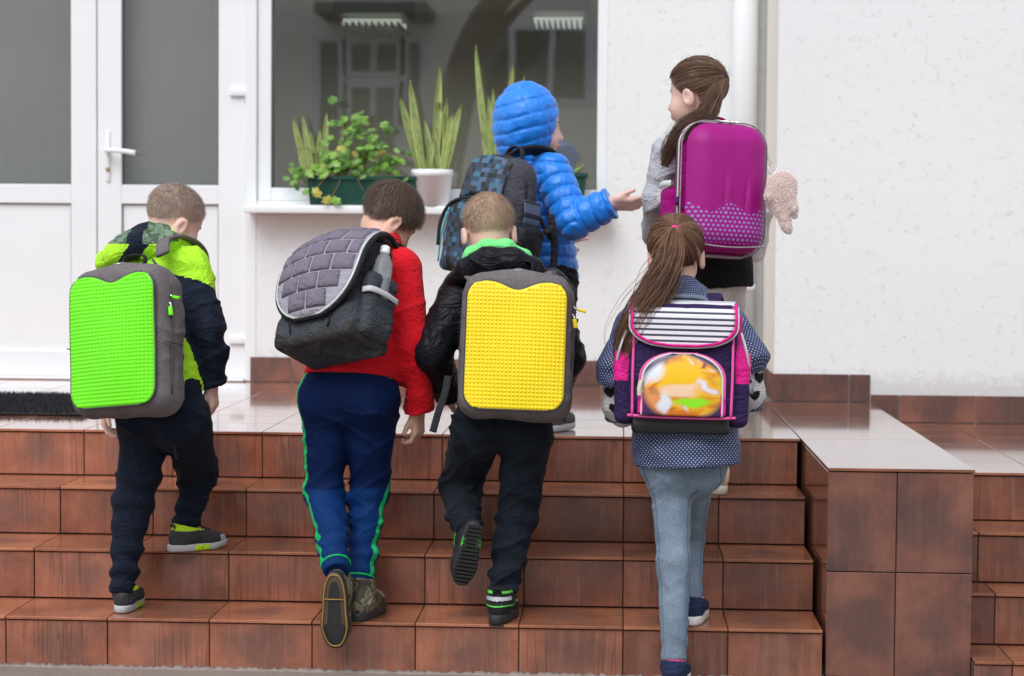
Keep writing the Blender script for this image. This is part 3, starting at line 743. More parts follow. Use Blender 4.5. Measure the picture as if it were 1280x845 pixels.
def body_mesh(P, J, skin, hands, hs=1.0, vx=.0038):
    """one continuous figure; under the clothes it is kept slim"""
    pts = [J[k] for k in POS]+[J['headc']+V(0, 0, .14), J['headc']-V(.13, .13, .05), J['headc']+V(.13, .13, 0)]
    for h in hands: pts += [h[0]+unit(h[1])*.15]
    lo, hi = bounds(pts, .05); v = Vol(lo, hi, vx)
    fl = (J['fd'], .62); pc = J['pelvis']; ch = J['chest']; nk = J['neck']
    v.cap(pc, ch, .075, .078, .03, fl); v.cap(ch, nk, .075, .04, .03, fl); v.cap(J['shL'], J['shR'], .032, .032, .03)
    for q in 'LR':
        v.cap(J['sh'+q], J['el'+q], .030, .026, .02); v.cap(J['el'+q], J['wr'+q], .026, .021, .015)
        v.cap(J['hip'+q], J['kn'+q], .052, .038, .03); v.cap(J['kn'+q], J['an'+q], .038, .026, .02)
        v.cap(J['an'+q], J['an'+q]+J['toe'+q]*.05-V(0, 0, .012), .026, .020, .02); v.cap(pc, J['hip'+q], .06, .052, .03)
    head_sdf(v, J['headc'], J['headM'], hs, nk)
    for h in hands: hand_sdf(v, *h[:4], **(h[4] if len(h) > 4 else {}))
    c, M = J['headc'], J['headM']
    def mi(q):
        l = (q-c)@M/hs; return ((np.abs(l[:, 0]) < .017) & (l[:, 1] > .074) & (l[:, 2] < -.059) & (l[:, 2] > -.077)).astype(int)
    J0 = v.obj('body', [skin, LIP], P, mi)
    for q in (-1, 1):
        e = c+M@(V(q*.030, .0600, -.006)*hs); vs, fs = uvsphere(e, .0118*hs, M); k = np.array([((np.mean([vs[i] for i in f], 0)-e)@M[:, 1]) > .0103*hs for f in fs]).astype(int)
        meshobj('eye', vs, fs, [EYEW, EYED], P, mi=k)
        b = [c+M@(V(q*(.018+.006*i), (.0775-.0012*i*i), .014+.004*math.sin(i*.8))*hs) for i in range(5)]
        bv, bf = sweep(b, .0018*hs, 5); meshobj('eyebrow', bv, bf, J.get('brow', EYED), P)
    return J0
def uvsphere(c, r, M=None, nu=14, nv=9):
    vs = []; fs = []; M = np.eye(3) if M is None else M; r = np.broadcast_to(np.asarray(r, float), (3,))
    for i in range(nv+1):
        t = math.pi*i/nv
        for j in range(nu): a = 2*math.pi*j/nu; vs.append(np.asarray(c)+M@(r*V(math.sin(t)*math.cos(a), math.cos(t), math.sin(t)*math.sin(a))))
    for i in range(nv):
        for j in range(nu): fs.append((i*nu+j, i*nu+(j+1) % nu, (i+1)*nu+(j+1) % nu, (i+1)*nu+j))
    return vs, fs
def head_rot(yaw, pitch=0, roll=0):
    """yaw > 0 turns to the right of the picture, pitch > 0 looks down"""
    return rotz(-R(yaw))@rotx(-R(pitch))@roty(R(roll))
HL_BOY = ([-.12, -.06, -.040, .015, .038, .066, .12], [-.062, -.058, -.002, -.004, .018, .052, .058])
HL_GIRL = ([-.12, -.05, -.036, .015, .040, .068, .12], [-.085, -.070, -.004, -.002, .022, .058, .064])
def short_hair(P, c, M, s, mat, thick=.008, n=5200, ln=.014, fade=True, line=HL_BOY, seed=1, lift=.35, W=.0006, wild=1.0):
    c = np.asarray(c); v = Vol(c-.14*s, c+.15*s, .0035)
    v.ell(c+M@(V(0, -.014, .030)*s), V(.0735+thick, .091+thick, .080+thick)*s, M, 0)
    G = v.grid(); l = ((G-c.astype(np.float32))@M.astype(np.float32))/s
    thr = np.interp(l[..., 1], *line)+.004*vnoise(l*60); v.F = np.maximum(v.F, (thr-l[..., 2])*s*.8)
    if fade:   # clipped closer towards the nape and the ears
        v.F += np.clip((.045-l[..., 2])*.11, 0, thick*.85).astype(np.float32)*s
    v.disp(lambda p: .0009*vnoise(((p-c)@M)*V(90, 90, 40), seed)*s)
    def hline(w_):
        z = (np.asarray(w_)-c)@M/s; h_ = z[:, 2]-np.interp(z[:, 1], *line); g_ = np.clip(1-h_/.060, 0, 1); return np.stack([g_, g_, g_], 1)
    o = v.obj('hair', mat, P, None, {'hairline': hline})
    # strands over the cap
    r = np.random.default_rng(seed); V_ = v.verts; k = r.integers(0, len(V_), n); p = V_[k]; q = (p-c)@M/s
    nrm = q/V(.0735, .091, .080)**2; nrm /= np.linalg.norm(nrm, axis=1)[:, None]
    crown = V(.01, -.055, .10); fl = q-crown; fl -= nrm*(fl*nrm).sum(1)[:, None]; fl /= np.linalg.norm(fl, axis=1)[:, None]+1e-6
    fl += wild*r.normal(0, .16, fl.shape)+wild*.22*np.stack([vnoise(q*V(30, 30, 30), seed+k_) for k_ in (1, 2, 3)], 1); L = ln*(.5+r.random(n))*np.clip(.35+(q[:, 2]+.02)*9, .3, 1.0)[:, None].ravel() if fade else ln*(.5+r.random(n))
    d = fl*(1-lift)+nrm*lift; d /= np.linalg.norm(d, axis=1)[:, None]; side = np.cross(d, nrm); side /= np.linalg.norm(side, axis=1)[:, None]+1e-6
    a = q-nrm*.002+side*W/s; b = q-nrm*.002-side*W/s; e = q+d*(L/s)[:, None]-nrm*.0015; m = q+d*(L/s*.55)[:, None]+nrm*.0012
    T = lambda z: c+(z*s)@M.T
    vs = np.concatenate([T(a), T(b), T(m+side*W*.8/s), T(m-side*W*.8/s), T(e)]); i = np.arange(n)
    fs = np.concatenate([np.stack([i, i+n, i+3*n], 1), np.stack([i, i+3*n, i+2*n], 1), np.stack([i+2*n, i+3*n, i+4*n], 1)])
    meshobj('strands', vs, fs, mat, o, smooth=False, attrs={'hairline': hline(vs)}); return o
def strand_tubes(paths, rad, n=3):
    vs, fs, off = [], [], 0
    for pth, r_ in zip(paths, rad):
        a, f = sweep(pth, r_, n, cap=False); vs.append(a); fs.append(np.array(f)+off); off += len(a)
    return np.vstack(vs), np.vstack(fs)
def long_hair(P, c, M, s, mat, tie, tail, tail_r, tiemat, seed=2, n_head=420, n_tail=420, flyaway=26):
    """hair combed back to a tie, then a tail along a guide; tie in head coordinates, tail in world points"""
    r = np.random.default_rng(seed); c = np.asarray(c); v = Vol(c-.14*s, c+.16*s, .0038); th = .007
    ec, er = V(0, -.014, .030), V(.0735+th, .091+th, .080+th)
    v.ell(c+M@(ec*s), er*s, M, 0); G = v.grid(); l = ((G-c.astype(np.float32))@M.astype(np.float32))/s
    v.F = np.maximum(v.F, (np.interp(l[..., 1], *HL_GIRL)-l[..., 2])*s*.8); o = v.obj('hair', mat, P)
    tie = V(*tie); td = (tie-ec)/er; td /= np.linalg.norm(td); paths, rad = [], []
    for i in range(n_head):
        a = r.random()*2*math.pi; y = math.sin(a)*.095; x = math.cos(a)*.078; z = np.interp(y, *HL_GIRL)+r.random()*.02
        d0 = (V(x, y, z)-ec)/er; d0 /= np.linalg.norm(d0); pts = []
        if r.random() < .45: d0 = d0*(.4+.6*r.random())+td*r.random()*.9; d0 /= np.linalg.norm(d0)
        h = 1.0+r.random()*.05
        for t in np.linspace(0, 1, 9):
            d = d0*(1-t)+td*t*1.0; d /= np.linalg.norm(d); pts.append(c+M@((ec+er*d*(h-.02+.035*math.sin(math.pi*t)))*s))
        pts[-1] = c+M@(tie*s)+r.normal(0, .004, 3); paths.append(np.array(pts)); rad.append(np.array([.0007]+[.0012]*7+[.0010]))
    for i in range(60):                     # short loose hairs standing off the combed surface
        d0 = r.normal(0, 1, 3); d0[2] = abs(d0[2])*.8; d0[1] -= .5; d0 /= np.linalg.norm(d0); t_ = r.normal(0, 1, 3); t_ -= d0*(t_@d0); t_ /= np.linalg.norm(t_); L_ = .02+.03*r.random()
        paths.append(np.array([c+M@((ec+er*d0*1.02+t_*L_*k_+d0*.22*L_*math.sin(2.2*k_))*s) for k_ in np.linspace(0, 1, 6)])); rad.append(np.linspace(.0006, .0003, 6))
    vs, fs = strand_tubes(paths, rad); meshobj('combed_strands', vs, fs, mat, o)
    g = spline([c+M@(tie*s)]+[np.asarray(t) for t in tail], 7); m = len(g); T = np.gradient(g, axis=0); T /= np.linalg.norm(T, axis=1)[:, None]
    A = np.cross(T, [0, 1.0, 0.2]); A /= np.linalg.norm(A, axis=1)[:, None]; B = np.cross(T, A); rr = np.interp(np.linspace(0, 1, m), np.linspace(0, 1, len(tail_r)), tail_r)
    paths, rad = [], []
    for i in range(n_tail):
        an = r.random()*2*math.pi; q = math.sqrt(r.random()); ph = r.random()*6; wv = .05+.1*r.random(); end = int(m*(.62+.38*r.random()**.5)); end = max(end, 6)
        k = np.linspace(0, 1, m); aa = an+wv*6*np.sin(k*5+ph)*.5
        off = (A*np.cos(aa)[:, None]+B*.75*np.sin(aa)[:, None])*(rr*q*(1+.28*np.sin(k*9+ph))*(1.0 if i % 9 else 1.25))[:, None]
        paths.append((g+off)[:end]); rad.append(np.linspace(.0013, .0005, end))
    for i in range(flyaway):
        k = np.linspace(0, 1, m); an = r.random()*6.3; off = (A*math.cos(an)+B*math.sin(an)*.6)*(rr*(1.0+1.1*k*r.random())+.012*np.sin(k*7+an)*k)[:, None]; paths.append(g+off); rad.append(np.linspace(.0009, .0004, m))
    vs, fs = strand_tubes(paths, rad); meshobj('ponytail', vs, fs, mat, o)
    tp = c+M@(tie*s); tdir = unit(g[2]-g[0]); e1 = unit(np.cross(tdir, [0, 0.3, 1.0])); e2 = np.cross(tdir, e1)
    ring = [tp+tdir*.006+(e1*math.cos(t)+e2*math.sin(t))*.0145*s for t in np.linspace(0, 2*math.pi, 20, endpoint=False)]
    a, f = sweep(ring, .0052, 8, closed=True); meshobj('hair_tie', a, f, tiemat, o); return o

# ---- shoes
RUB = plain('black_rubber', (.022, .022, .023), .6, .25, 60, .3); GREYSOLE = plain('grey_rubber', (.42, .43, .44), .55, .12, 40, .2)
def shoe(P, ankle, toe, up, style, L=.205, base=None):
    """upper and sole, shaped round the foot; toe = forward, up = away from the ground"""
    f = unit(toe); u = unit(np.asarray(up, float)-f*(np.asarray(up)@f)); r = np.cross(f, u); M = np.stack([r, f, u], 1); s = L/.205
    O = np.asarray(ankle, float)-u*.085*s+f*.045*s if base is None else np.asarray(base, float)      # centre of the sole on the ground
    W = lambda x, y, z: O+M@(V(x, y, z)*s); sc = np.array(s)
    S = empty('shoe', wloc(P)*0+O-wloc(P)); S.parent = P; S.empty_display_size = .02
    v = Vol(*bounds([W(x, y, z) for x in (-.05, .05) for y in (-.11, .12) for z in (-.01, .14)], .01), .0034)
    v.ell(W(0, .052, .034), V(.037, .052, .031)*s, M, .02); v.ell(W(0, -.048, .042), V(.032, .050, .046)*s, M, .03); v.cap(W(0, .03, .045), W(0, -.03, .066), .030*s, .034*s, .03)
    hi = style.get('hi', .085); v.cap(W(0, -.035, .06), W(0, -.040, hi), .036*s, .035*s, .02)
    v.plane(W(0, 0, .014), -u); v.plane(W(0, -.04, hi), u+f*.25, .004)
    v.cap(W(0, -.037, hi-.02), W(0, -.037, hi+.05), .027*s, .027*s, .004, op='sub')
    v.disp(lambda p: .0012*vnoise(((p-O)@M)*V(70, 70, 70), 4))
    def mi(q):
        l = ((q-O)@M)/s; k = np.zeros(len(q), int)
        for fn, i in style['zones']: k[fn(l[:, 0], l[:, 1], l[:, 2])] = i
        return k
    up_o = v.obj('upper', style['mats'], S, mi)
    # sole: footprint prism with a rounded edge
    n = 36; a = np.linspace(0, 2*math.pi, n, endpoint=False); cs, sn = np.cos(a), np.sin(a); y = np.sign(cs)*np.abs(cs)**.78*.106; x = np.sign(sn)*np.abs(sn)**.72*np.interp(y, [-.106, -.05, .0, .05, .106], [.032, .034, .034, .041, .036]); y = y+.004
    ring = lambda k, z, lift=0: [W(x[i]*k, y[i]*(.5+.5*k)+(.0), z+max(0, y[i]-.05)*lift) for i in range(n)]
    t = style.get('sole_t', .022); vs = ring(.5, .0, .18)+ring(.94, 0, .18)+ring(1, .004, .16)+ring(1.0, t-.003, .1)+ring(.95, t, .08)+ring(.3, t, .05); fs = []
    for k in range(5):
        for i in range(n): fs.append((k*n+i, k*n+(i+1) % n, (k+1)*n+(i+1) % n, (k+1)*n+i))
    fs.append(tuple(range(n-1, -1, -1))); fs.append(tuple(5*n+i for i in range(n)))
    cen = [np.mean([vs[j] for j in q], 0) for q in fs]; lz = [((q-O)@M)/s for q in cen]
    so = meshobj('sole', vs, fs, style['sole_mats'], S, mi=[style['sole_fn'](*l) if 'sole_fn' in style else 0 for l in lz])
    if style.get('tread', True):       # ribs under the sole
        parts = []
        for yy in np.arange(-.088, .100, .0125):
            hw = float(np.interp(yy, [-.106, -.05, .0, .05, .106], [.018, .028, .026, .034, .018])); z = -.003+max(0, yy-.05)*.18
            p0 = [W(-hw, yy, z), W(hw, yy, z)]; parts.append(sweep(p0, .0035*s, 4, flat=.0035*s, side=f))
        tv, tf = merge(parts); tag(meshobj('tread', tv, tf, style['sole_mats'][0], so, smooth=False), kind='stuff')
    for k, (kind, col) in enumerate(style.get('extras', [])):
        if kind == 'laces':
            for yy, zz in ((.012, .074), (.028, .066), (.044, .059)):
                a, b = sweep(spline([W(-.026, yy-.004, zz-.012), W(0, yy+.004, zz+.004), W(.026, yy-.004, zz-.012)], 4), .0034*s, 6); meshobj('lace', a, b, col, up_o)
        if kind == 'strap':
            for yy, zz in ((.010, .078), (.034, .066)):
                pth = spline([W(-.037, yy-.01, zz-.036), W(-.030, yy-.004, zz-.012), W(0, yy, zz+.003), W(.030, yy-.004, zz-.012), W(.037, yy-.01, zz-.036)], 4); a, b = sweep(pth, .009*s, 6, flat=.0025*s, side=f); meshobj('strap', a, b, col, up_o)
        if kind == 'tab':
            a, b = sweep(spline([W(-.010, -.079, hi-.012), W(-.009, -.086, hi+.004), W(.009, -.086, hi+.004), W(.010, -.079, hi-.012)], 4), .004*s, 6); meshobj('pull_tab', a, b, col, up_o)
        if kind == 'piping':
            a, b = sweep(ring(.985, t*.4, .17), .0022*s, 5, closed=True); meshobj('piping', a, b, col, so)
        if kind == 'outline':
            a, b = sweep([W(x[i]*.86, y[i]*.93, -.0015+max(0, y[i]-.05)*.18) for i in range(n)], .0022*s, 5, closed=True); meshobj('piping', a, b, col, so)
            a, b = sweep([W(-.026, -.028, -.002), W(.026, -.028, -.002)], .0018*s, 5); meshobj('piping', a, b, col, so)
        if kind == 'seam':
            for zz in (.050, .066):
                pth = [W(.0385*math.sin(t_), -.040-.0425*math.cos(t_), zz+.004*math.cos(2*t_)) for t_ in np.linspace(-1.9, 1.9, 16)]; a, b = sweep(pth, .0016*s, 5); meshobj('seam', a, b, col, up_o)
    return S
# ---- trousers and tops
def trousers(P, J, mats, rads, seed=1, amp=.0042, vx=.0045, cuff=None, mi=None, attrs=None, hipw=.105, folds=(16, 16, 34), waist=.10, seat=True, name='trousers', gather=1.0, hipoff=.045):
    """rads = thigh, knee, ankle"""
    pts = [J[k+q] for k in ('hip', 'kn', 'an') for q in 'LR']+[J['pelvis']+V(0, 0, waist)]
    v = Vol(*bounds(pts, .115), vx); fd = J['fd']; up = unit(J['chest']-J['pelvis']); rt = unit(np.cross(fd, up))
    v.cap(J['pelvis']-rt*hipoff, J['pelvis']+rt*hipoff, hipw*.86, hipw*.86, .02, (fd, .90))
    v.cap(J['pelvis'], J['pelvis']+up*waist, hipw*1.02, hipw*1.0, .04, (fd, .74))
    for q in 'LR':
        th, kn, an = rads[:3]; h, k, a = J['hip'+q], J['kn'+q], J['an'+q]
        v.cap(h, k, th, kn, .02); v.cap(k, a, kn*1.02, an, .025)
        if seat: v.ell(h-fd*.028+V(0, 0, .01), (th*1.0, th*1.0, th*1.15), None, .03)
    v.folds(amp, folds, seed); 
    def bunch(p):                         # cloth gathers above the cuff and behind the knee
        o = np.zeros(len(p))
        for q in 'LR':
            for ctr, w_, f_, a_ in ((lerp(J['an'+q], J['kn'+q], .22), .06, 52, 1.1), (J['kn'+q], .07, 40, .9)):
                ax = unit(J['an'+q]-J['kn'+q]); t = (p-ctr)@ax; d = np.linalg.norm(p-ctr, axis=1)
                o += gather*amp*a_*np.exp(-(d/.085)**2)*np.sin(t*f_*2+3*vnoise(p*V(14, 14, 14), seed+2))
        return o
    v.disp(bunch)
    for q in 'LR':
        ax = unit(J['an'+q]-J['kn'+q]); e = J['an'+q]+ax*rads[3] if len(rads) > 3 else J['an'+q]+ax*.01
        m = np.linalg.norm(v.grid()-e.astype(np.float32), axis=-1) < rads[2]*1.9; d = (v.grid()-e.astype(np.float32))@ax.astype(np.float32); v.F = np.where(m, np.maximum(v.F, d), v.F)
    sg_ = [(J['hip'+q], J['kn'+q], rads[0]) for q in 'LR']+[(J['kn'+q], J['an'+q], rads[1]) for q in 'LR']
    o = v.obj(name, mats, P, mi, attrs or {'uvw': limb_uv(sg_)})
    if cuff:
        for q in 'LR':
            ax = unit(J['an'+q]-J['kn'+q]); c0 = J['an'+q]+ax*(rads[3]-.012); e1 = unit(np.cross(ax, [0, 1.0, .3])); e2 = np.cross(ax, e1)
            cv = Vol(*bounds([c0-ax*.05, c0+ax*.05], rads[2]+.03), .004); cv.cap(c0-ax*cuff.get('h', .03)*.5, c0+ax*cuff.get('h', .03)*.5, rads[2]+cuff.get('grow', .002), rads[2]+cuff.get('grow', .002)-.002, 0)
            cv.plane(c0+ax*cuff.get('h', .03)*.5, ax, .004); cv.plane(c0-ax*cuff.get('h', .03)*.5, -ax, .004)
            cv.disp(lambda p: .0009*np.sin(np.arctan2((p-c0)@e2, (p-c0)@e1)*38)+.002*vnoise(p*30, seed))
            co = cv.obj('cuff', cuff['mat'], o)
            if cuff.get('stripe') is not None:
                for sh in (-.006,):
                    ring = [c0+ax*sh+(e1*math.cos(t)+e2*math.sin(t))*(rads[2]+cuff.get('grow', .002)+.0005) for t in np.linspace(0, 2*math.pi, 26, endpoint=False)]
                    a, b = sweep(ring, .0035, 6, closed=True); meshobj('cuff_stripe', a, b, cuff['stripe'], co)
    return o
def jacket(P, J, mats, hem, chestw=.125, hemw=.125, deep=.72, arm=(.058, .052, .042), cuff=.0, amp=.004, folds=(13, 13, 24), seed=3, vx=.0048, mi=None, attrs=None, neck=.062,
           shoulder=.052, rmod=None, armmod=None, name='jacket', extra=None, hemn=None, sleeve=None, room=None):
    """torso from the hem to the neck, with sleeves that stop at the cuff; hem = world point of the hem centre"""
    sl = sleeve or {'L': 1.0, 'R': 1.0}
    pts = [hem, J['neck']+V(0, 0, .04)]+[J[k+q] for k in ('sh', 'el', 'wr') for q in 'LR']; v = Vol(*bounds(pts+(room or []), .155), vx); fd = J['fd']
    up = unit(J['chest']-hem)
    v.cap(hem-up*.02, J['chest'], hemw, chestw, .03, (fd, deep), rmod); v.cap(J['chest'], lerp(J['chest'], J['neck'], .62), chestw, chestw*.78, .03, (fd, deep), rmod)
    v.cap(J['shL'], J['shR'], shoulder, shoulder, .04); v.cap(lerp(J['chest'], J['neck'], .7), J['neck']+up*.005, neck*1.1, neck, .03)
    for q in 'LR':
        s_, e_, w_ = J['sh'+q], J['el'+q], J['wr'+q]
        v.cap(s_, e_, arm[0], arm[1], .02, None, armmod); v.cap(e_, w_, arm[1], arm[2], .016, None, armmod)
    if extra: extra(v)
    if amp: v.folds(amp, folds, seed)
    hn = -up if hemn is None else unit(hemn)
    tor = (v.grid()-hem.astype(np.float32)); d = tor@hn.astype(np.float32); rad = np.linalg.norm(tor-d[..., None]*hn.astype(np.float32), axis=-1); v.F = np.where(rad < hemw+.014, np.maximum(v.F, d), v.F)
    for q in 'LR':
        ax = unit(J['wr'+q]-J['el'+q]); e = J['wr'+q]-ax*cuff; d = (v.grid()-e.astype(np.float32))@ax.astype(np.float32); m = (np.linalg.norm(v.grid()-e.astype(np.float32), axis=-1) < arm[2]*2.1); v.F = np.where(m, np.maximum(v.F, d), v.F)
    return v.obj(name, mats, P, mi, attrs)
def joints(fd, **k):
    J = {a: np.asarray(b, float) for a, b in k.items()}; J['fd'] = unit(V(*fd)); return J
# ================================================================== backpacks: builders
class Pack:
    """a bag on a back: local x right, y outwards, z up; origin at the bottom of the side against the back"""
    def __init__(s, name, fb, w, h, d, yaw, lean, roll, label):
        s.w, s.h, s.d = w, h, d
        M = rotz(-R(yaw))@rotx(-R(lean))@roty(R(roll))          # wearer's right, forward, up
        s.r, s.o, s.u = M[:, 0], -M[:, 1], M[:, 2]; s.M = np.stack([s.r, s.o, s.u], 1)
        s.O = np.asarray(fb)-s.o*d                               # fb = bottom centre of the outer face
        s.P = empty(name, s.O, label, 'backpack', 'school backpacks worn by the children')
    def W(s, x, y, z): return s.O+s.M@V(x, y, z)
    def A(s, q): return s.O+np.asarray(q)@s.M.T
    def loc(s, v): return (np.asarray(v)-s.O)@s.M
    def vol(s, m=.04, vx=.0045): 
        c = [s.W(x, y, z) for x in (-s.w/2, s.w/2) for y in (0, s.d) for z in (0, s.h)]; return Vol(*bounds(c, m), vx)
    def tube(s, name, pts, rad, m, parent=None, n=8, flat=None, side=None, world=False, closed=False, sp=6):
        p = np.asarray(pts, float); p = p if world else s.A(p)
        if sp: p = spline(p, sp) if not closed else p
        v, f = sweep(p, rad, n, flat=flat, side=side, closed=closed); return meshobj(name, v, f, m, parent or s.P)
    def patch(s, name, fn, m, parent=None, nu=24, nv=24, thick=.004, mi=None, uv=None):
        """a sheet (u, v in 0..1) -> local points, given thickness"""
        U, T = np.meshgrid(np.linspace(0, 1, nu), np.linspace(0, 1, nv), indexing='ij'); q = np.array([fn(a, b) for a, b in zip(U.ravel(), T.ravel())])
        g = q.reshape(nu, nv, 3); du = np.gradient(g, axis=0); dv = np.gradient(g, axis=1); n = np.cross(du, dv); n /= np.linalg.norm(n, axis=-1)[..., None]+1e-9
        if n[..., 1].mean() < 0: n = -n
        top = g+n*thick; vs = np.vstack([top.reshape(-1, 3), g.reshape(-1, 3)]); N_ = nu*nv; fs = []
        I = lambda i, j, k=0: k*N_+i*nv+j
        for i in range(nu-1):
            for j in range(nv-1): fs += [(I(i, j), I(i+1, j), I(i+1, j+1), I(i, j+1)), (I(i, j, 1), I(i, j+1, 1), I(i+1, j+1, 1), I(i+1, j, 1))]
        for i in range(nu-1): fs += [(I(i, 0), I(i, 0, 1), I(i+1, 0, 1), I(i+1, 0)), (I(i, nv-1), I(i+1, nv-1), I(i+1, nv-1, 1), I(i, nv-1, 1))]
        for j in range(nv-1): fs += [(I(0, j), I(0, j+1), I(0, j+1, 1), I(0, j, 1)), (I(nu-1, j), I(nu-1, j, 1), I(nu-1, j+1, 1), I(nu-1, j+1))]
        uvw = np.vstack([np.stack([U.ravel(), T.ravel(), 0*U.ravel()], 1)]*2)
        return meshobj(name, s.A(vs), np.array(fs), m, parent or s.P, attrs={'uvw': uvw, 'loc': vs})
GREYF = None
def heather(name, a, b):
    N = NT(name); p = N.coord('Object'); f = N.noise(p, 170, 4, .85); g = N.noise(p, 11, 3)
    N.base(N.mix(N.ramp(N.math('ADD', N.math('MULTIPLY', f, .8), N.math('MULTIPLY', g, .25)), [(.36, 0.0), (.68, 1.0)]), a, b), .85, Specular_IOR_Level=.25); N.bump(f, .3, .002); return N.m
GREYF = heather('grey_brown_canvas', (.085, .074, .078), (.215, .188, .192))
WEB = fabric('black_webbing', (.030, .031, .035), .8, 500, .4); ZIP = plain('zip_teeth', (.05, .05, .055), .5)
def silicone(name, col): return NT(name).base(col, .42, Subsurface_Weight=.0, Specular_IOR_Level=.45, Coat_Weight=.08, Coat_Roughness=.3).m
def stud_pack(fb, yaw, lean, roll, label, col, w=.335, h=.455, d=.155, straps=(), seed=1, warp=.0, pw=.283, tag_col=None):
    K = Pack('backpack', fb, w, h, d, yaw, lean, roll, label); col = tag_col or col; SIL = silicone('studded_silicone', col); P = K.P
    v = K.vol(.05); c = K.W(0, d*.5, h*.5)
    v.rbox(c, (w*.5, d*.5, h*.5), K.M, .052, 0); v.rbox(K.W(0, d*.30, h*.46), (w*.5+.002, d*.36, h*.44), K.M, .04, .03)
    G = v.grid(); l = (G-K.O.astype(np.float32))@K.M.astype(np.float32)
    top = np.clip((l[..., 2]-h*.80)/(h*.2), 0, 1); v.F += (.004+.09*np.abs(l[..., 0])/w)*top*top
    v.folds(.0045, (9, 9, 9), seed, ridged=False); v.folds(.0048, (13, 13, 18), seed+5)
    body = v.obj('body', GREYF, P)
    z0, zt = .022, h-.052; hw = pw/2
    def hx(t):                                                     # half width by height, rounded corners
        r_ = .046; z = t*(zt-z0); e = min(z, (zt-z0)-z); return hw-(r_-math.sqrt(max(r_*r_-(r_-min(e, r_))**2, 0)))
    def z1(x): return zt-.024*math.exp(-(x/.045)**2)+.004
    def yd(x, z):
        e = min(1, max(0, (hw+.02-abs(x))/.05)); return d+.004+.010*(1-(x/hw)**2)*math.sin(math.pi*min(1, max(0, z/h)))+warp*math.sin(z*14+x*9)*.5+.004*math.sin(x*22+1)*math.sin(z*13)-.010*max(0, (z-h*.76)/(h*.24))**2-.006*(1-e)
    def sh(u, t): x = (2*u-1)*hx(t); z = z0+t*(z1(x)-z0); return (x, yd(x, z), z)
    pan = K.patch('silicone_panel', sh, SIL, None, 30, 44, .004)
    vs, fs, k = [], [], 0; sp = .0112
    for zi in np.arange(z0+.008, zt+.002, sp):
        for xi in np.arange(-hw+.0055, hw-.003, sp):
            t = (zi-z0)/(z1(xi)-z0)
            if t > .985 or t < .015 or abs(xi) > hx(t)-.0045: continue
            y = yd(xi, zi)+.0035
            for rr, yy in ((.0050, 0), (.0043, .0014), (.0022, .0025)):
                for q in range(6): a = q*math.pi/3; vs.append((xi+rr*math.cos(a), y+yy, zi+rr*math.sin(a)))
            for L in (0, 6):
                for q in range(6): fs.append((k+L+q, k+L+(q+1) % 6, k+L+6+(q+1) % 6, k+L+6+q))
            fs.append(tuple(k+12+q for q in range(6))); k += 18
    tag(meshobj('studs', K.A(vs), fs, SIL, pan), kind='stuff')
    ring = [sh(0, t) for t in np.linspace(.0, 1, 26)]+[sh(u, 1) for u in np.linspace(.04, 1, 24)]+[sh(1, t) for t in np.linspace(.96, 0, 26)]+[sh(u, 0) for u in np.linspace(.96, .04, 16)]
    K.tube('piping', ring, .0045, ZIP, None, 6, closed=True)
    # zip round the side, pulls at the upper right
    K.tube('zip', [(w/2+.004, d*.62, .05), (w/2+.006, d*.62, h*.5), (w/2-.004, d*.6, h*.82), (w*.30, d*.55, h-.004)], .0035, ZIP, None, 5, flat=.006)
    K.tube('seam', [(w/2+.010, d*.2, h*.44), (w/2+.010, d*.55, h*.445), (w/2+.004, d*.90, h*.45)], .002, GREYF, None, 5)
    K.tube('seam', [(-w/2-.010, d*.2, h*.44), (-w/2-.010, d*.55, h*.445), (-w/2-.004, d*.90, h*.45)], .002, GREYF, None, 5)
    PULL = silicone('pull_silicone', col)
    for i, (dx, dz, tx, tz) in enumerate(((.0, .0, .030, -.008), (-.004, -.022, .006, -.034))):
        z = h*.735+dz; b = V(w/2+.010+dx, d*.66, z)
        z_ = K.tube('zip_slider', [b+V(-.006, 0, .006), b, b+V(tx*.25, .004, tz*.25)], .0035, M_METAL, None, 6, sp=3)
        K.tube('zip_pull', [b+V(tx*.25, .006, tz*.25), b+V(tx*.6, .008, tz*.6), b+V(tx, .009, tz)], .0068, PULL, z_, 8, flat=.0045)
    K.tube('badge', [(-.012, d*.80, h-.012), (.012, d*.80, h-.012)], .006, M_METAL, None, 6, flat=.002, sp=0)
    K.tube('top_handle', [(-.035, d*.16, h-.012), (-.030, d*.12, h+.024), (.030, d*.12, h+.024), (.035, d*.16, h-.012)], .010, WEB, None, 6, flat=.003, side=K.o)
    for s_ in straps: K.tube('shoulder_strap', s_[0], s_[1], s_[3] if len(s_) > 3 else GREYF, None, 8, flat=s_[2], side=s_[4] if len(s_) > 4 else None, world=True)
    return K
# ================================================================== the boy with the green studded pack
NAVY = fabric('navy_jersey', (.008, .012, .024), .85, 700, .3, .3, seam=True); NEON = fabric('neon_softshell', (.44, .86, .035), .7, 600, .15, .06)
NAVYS = fabric('navy_softshell', (.011, .016, .031), .7, 600, .2, .25); CAMO = None
def camo(name, cols, scale):
    N = NT(name); p = N.coord('Object'); f = N.noise(p, scale, 3, .6, .6)
    N.base(N.ramp(f, [(.36, cols[0]), (.46, cols[1]), (.54, cols[2]), (.63, cols[3])]), .7); N.t.nodes[-1].color_ramp.interpolation = 'CONSTANT' if hasattr(N.t.nodes[-1], 'color_ramp') else None
    N.bump(N.noise(p, 400, 2), .25, .002); return N.m
CAMO_G = camo('camo_lining', [(.05, .09, .05), (.16, .24, .15), (.09, .15, .10), (.30, .38, .28)], 30)
LIME = fabric('lime_mesh', (.42, .66, .02), .6, 400, .3); SHOEG = fabric('dark_grey_suede', (.045, .046, .05), .8, 300, .4)
